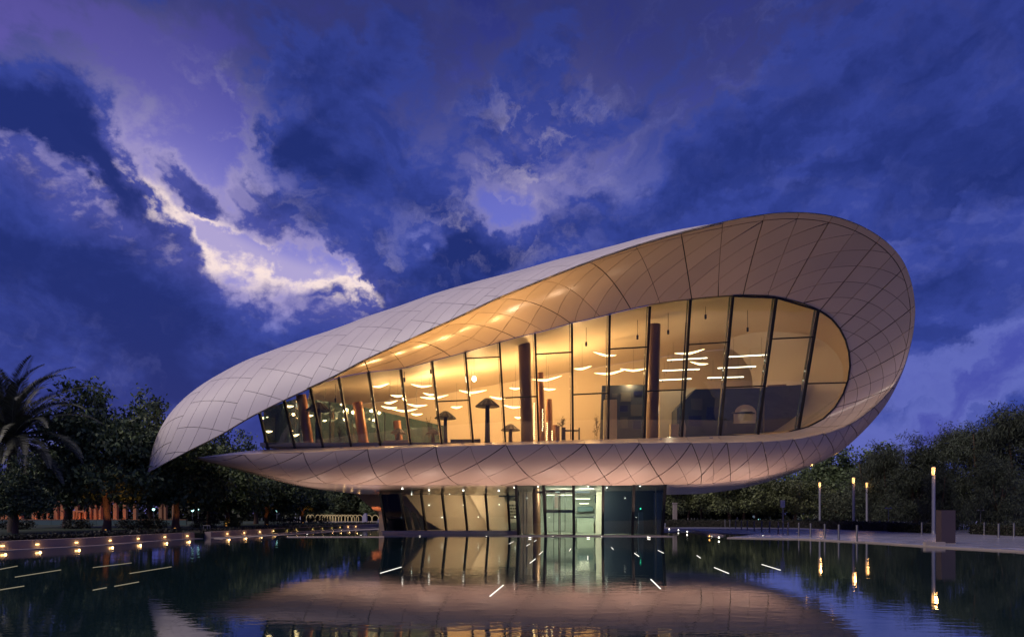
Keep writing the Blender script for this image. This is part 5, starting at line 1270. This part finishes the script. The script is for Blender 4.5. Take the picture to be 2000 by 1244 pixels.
for px, e_ in ((15, 90), (60, 70), (108, 90), (150, 110), (190, 110), (225, 90)): lamp('colonnade_lamp', 'POINT', (gx(px + 4, 90.8), 90.6, .9), e_ * .4, (1.0, .24, .03), .1)
# garden lamps with cool heads
for px, py, Y, l in ((300, 995, 95, 'cool-lit garden lamp left of the faintly lit trunk'), (376, 997, 92, 'cool-lit garden lamp right of the faintly lit trunk, shorter of the pair'), (387.5, 993.5, 96, 'cool-lit garden lamp right of the faintly lit trunk, taller of the pair'), (410, 998, 100, 'small cool-lit garden lamp above the sluice box'), (441, 999, 104, 'cool-lit garden lamp beside the rounded tree trunk'), (541, 998, 112, 'cool-lit garden lamp under the far left hull')):
    z = EYE + (HY - py) / F * Y - .38; rt = empty('garden_lamp', (gx(px, Y), Y, .38)); tag(rt, l, 'lamp', 'cool-lit garden lamps on the left')
    MB().tube([(0, 0, 0), (0, 0, z - .1)], .05, 6).build('pole', M['steel'], rt); MB().lathe([(.06, -.12), (.17, .05), (.20, .12), (.05, .16)], (0, 0, z), 10).build('lamp_head', M['cyan'], rt)
# low glassy balustrade wall behind the shrubs
rt = empty('garden_wall', (gx(0, 84), 84, .38)); tag(rt, 'low blue-green garden wall behind the shrubs on the left', 'wall'); k = 84 / F
M['tealwall'] = plain('blue_green_wall', (.06, .11, .115), .5)
for i in range(9): MB().box(i * 44 * k - 2, (i + 1) * 44 * k - 2.04, 0, .2, 0, .62).build('wall_panel', M['tealwall'], rt)
MB().box(-2, 396 * k - 2, -.03, .23, .62, .68).build('coping', M['colon'], rt)
# row of small lit arches
M['arch'] = glow('arch_light', (1.0, .72, .40), .38)
AR = [(603, .55), (609, .6), (621, .6), (629, .65), (635, .65), (640, .7), (645, .75), (650, .8), (655, .85), (661, .9), (668, .95), (673, 1.0), (680, 1.0), (686, .95), (694, 1.0), (702, 1.0), (720, 1.05), (733, 1.1), (746, 1.1)]
for i, (px, w) in enumerate(AR):
    Y = 122 - i * .4; k = Y / F; r = 6.2 * k; o = MB(); th = math.acos(max(-1, min(1, 2 * w - 1.15))) if w < 1 else 0
    yaw = (1.1 - w) * 2.0
    pts = [(-r * math.cos(a), 0, .55 + 1.15 * r * math.sin(a)) for a in np.linspace(0, math.pi, 13)]; pts = [(-r, 0, 0)] + pts + [(r, 0, 0)]
    o.tube(pts, .05, 6)
    ob = o.build('light_arch', M['arch'], None, (gx(px, Y), Y, .38)); ob.rotation_euler.z = yaw
    tag(ob, 'small glowing hoop arch of the far row, %s from its left end' % ORD[i], 'arch', 'glowing hoop arches in the far row'); MB().box(-r - .08, r + .08, -.08, .08, -.05, .04).build('base', M['steel'], ob)
o = flat('far_path', [(gx(560, 118), 114), (gx(760, 118), 112), (gx(760, 118), 128), (gx(560, 118), 128)], .2, .40, M['concrete'])
for px, e_ in ((655, 30), (690, 40), (725, 40)): lamp('arch_lamp', 'POINT', (gx(px, 116), 116, 1.0), e_, (1.0, .66, .34), .1)
# pale rounded tents far off
for px, w, l in ((578, 8, 'pale bluish tent left of the last orange-lit trunk'), (588, 5, 'smaller pale tent beside the last orange-lit trunk')):
    k = 135 / F; rt = empty('tent', (gx(px, 135), 135, .38)); tag(rt, l, 'tent', 'pale tents far off')
    MB().lathe([(w * k * .5, 0), (w * k * .48, .5), (w * k * .25, 1.1), (.03, 1.5)], (0, 0, 0), 10).build('canvas', plain('tent_cloth', (.5, .52, .7), .8), rt); MB().tube([(0, 0, 1.5), (0, 0, 1.9)], .03, 5).build('finial', M['steel'], rt)
# tall pale slab building piece behind the arches
q = (gx(711, 112), 112, .38); k = 112 / F; o = MB().prism([(-4 * k, 0, 0), (5 * k, 0, 0), (4.5 * k, 0, 17 * k), (1 * k, 0, 17.5 * k), (-3.4 * k, 0, 12 * k)], (0, .8, 0)).build('sculpture', plain('pale_sculpture', (.45, .42, .55), .7), None, q); tag(o, 'pale leaning stone sculpture amid the glowing arches', 'sculpture')
o = MB().box(-14 * k, 0, 0, .8, 0, 6.2 * k).build('ticket_kiosk', plain('kiosk_paint', (.30, .29, .45), .6), None, (gx(752, 108), 108, .38)); tag(o, 'low violet-grey kiosk wall at the right end of the arches', 'kiosk')
# warm uplights at four trunks
for px, Y, e_, l in ((214, 54, 210, 'small orange uplight at the foot of the large lit trunk'), (347, 60, 60, 'small orange uplight at the second lit trunk'), (446, 72, 45, 'small orange uplight at the trunk below the hull tip'), (524, 82, 60, 'small orange uplight at the fourth lit trunk'), (594, 96.6, 140, 'small orange uplight at the last lit trunk')):
    x = gx(px, Y); rt = empty('tree_uplight', (x, Y - .5, .38)); tag(rt, l, 'uplight', 'orange uplights at tree trunks')
    MB().lathe([(.08, 0), (.09, .12)], (0, 0, 0), 10).build('housing', M['dark'], rt); MB().lathe([(.06, .121), (.06, .13)], (0, 0, 0), 10).build('lens', M['amber'], rt)
    lamp('tree_lamp', 'SPOT', (x, Y - .55, .56), e_, (1.0, .40, .12), .04, (x - .15, Y + .2, 2.2), 85, .8)
# pale ground lights near the inner basin and under the arches
for px, py, l in ((1307, 1033, 'first tiny light on the basin kerb, nearest the entrance'), (1325, 1035, 'second tiny light on the basin kerb'), (1342, 1038, 'third tiny light on the basin kerb'), (1385.5, 1047, 'orange tiny light at the outer end of the basin kerb'), (1404, 1049.5, 'outermost tiny light by the basin, on the water edge')):
    p = on_ground(px, py, .12); o = MB().lathe([(.05, -.02), (.05, .04), (.02, .07)], (0, 0, 0), 8).build('kerb_light', M['amber'] if 'orange' in l else M['spot'], None, p); tag(o, l, 'ground light', 'tiny lights around the inner basin')
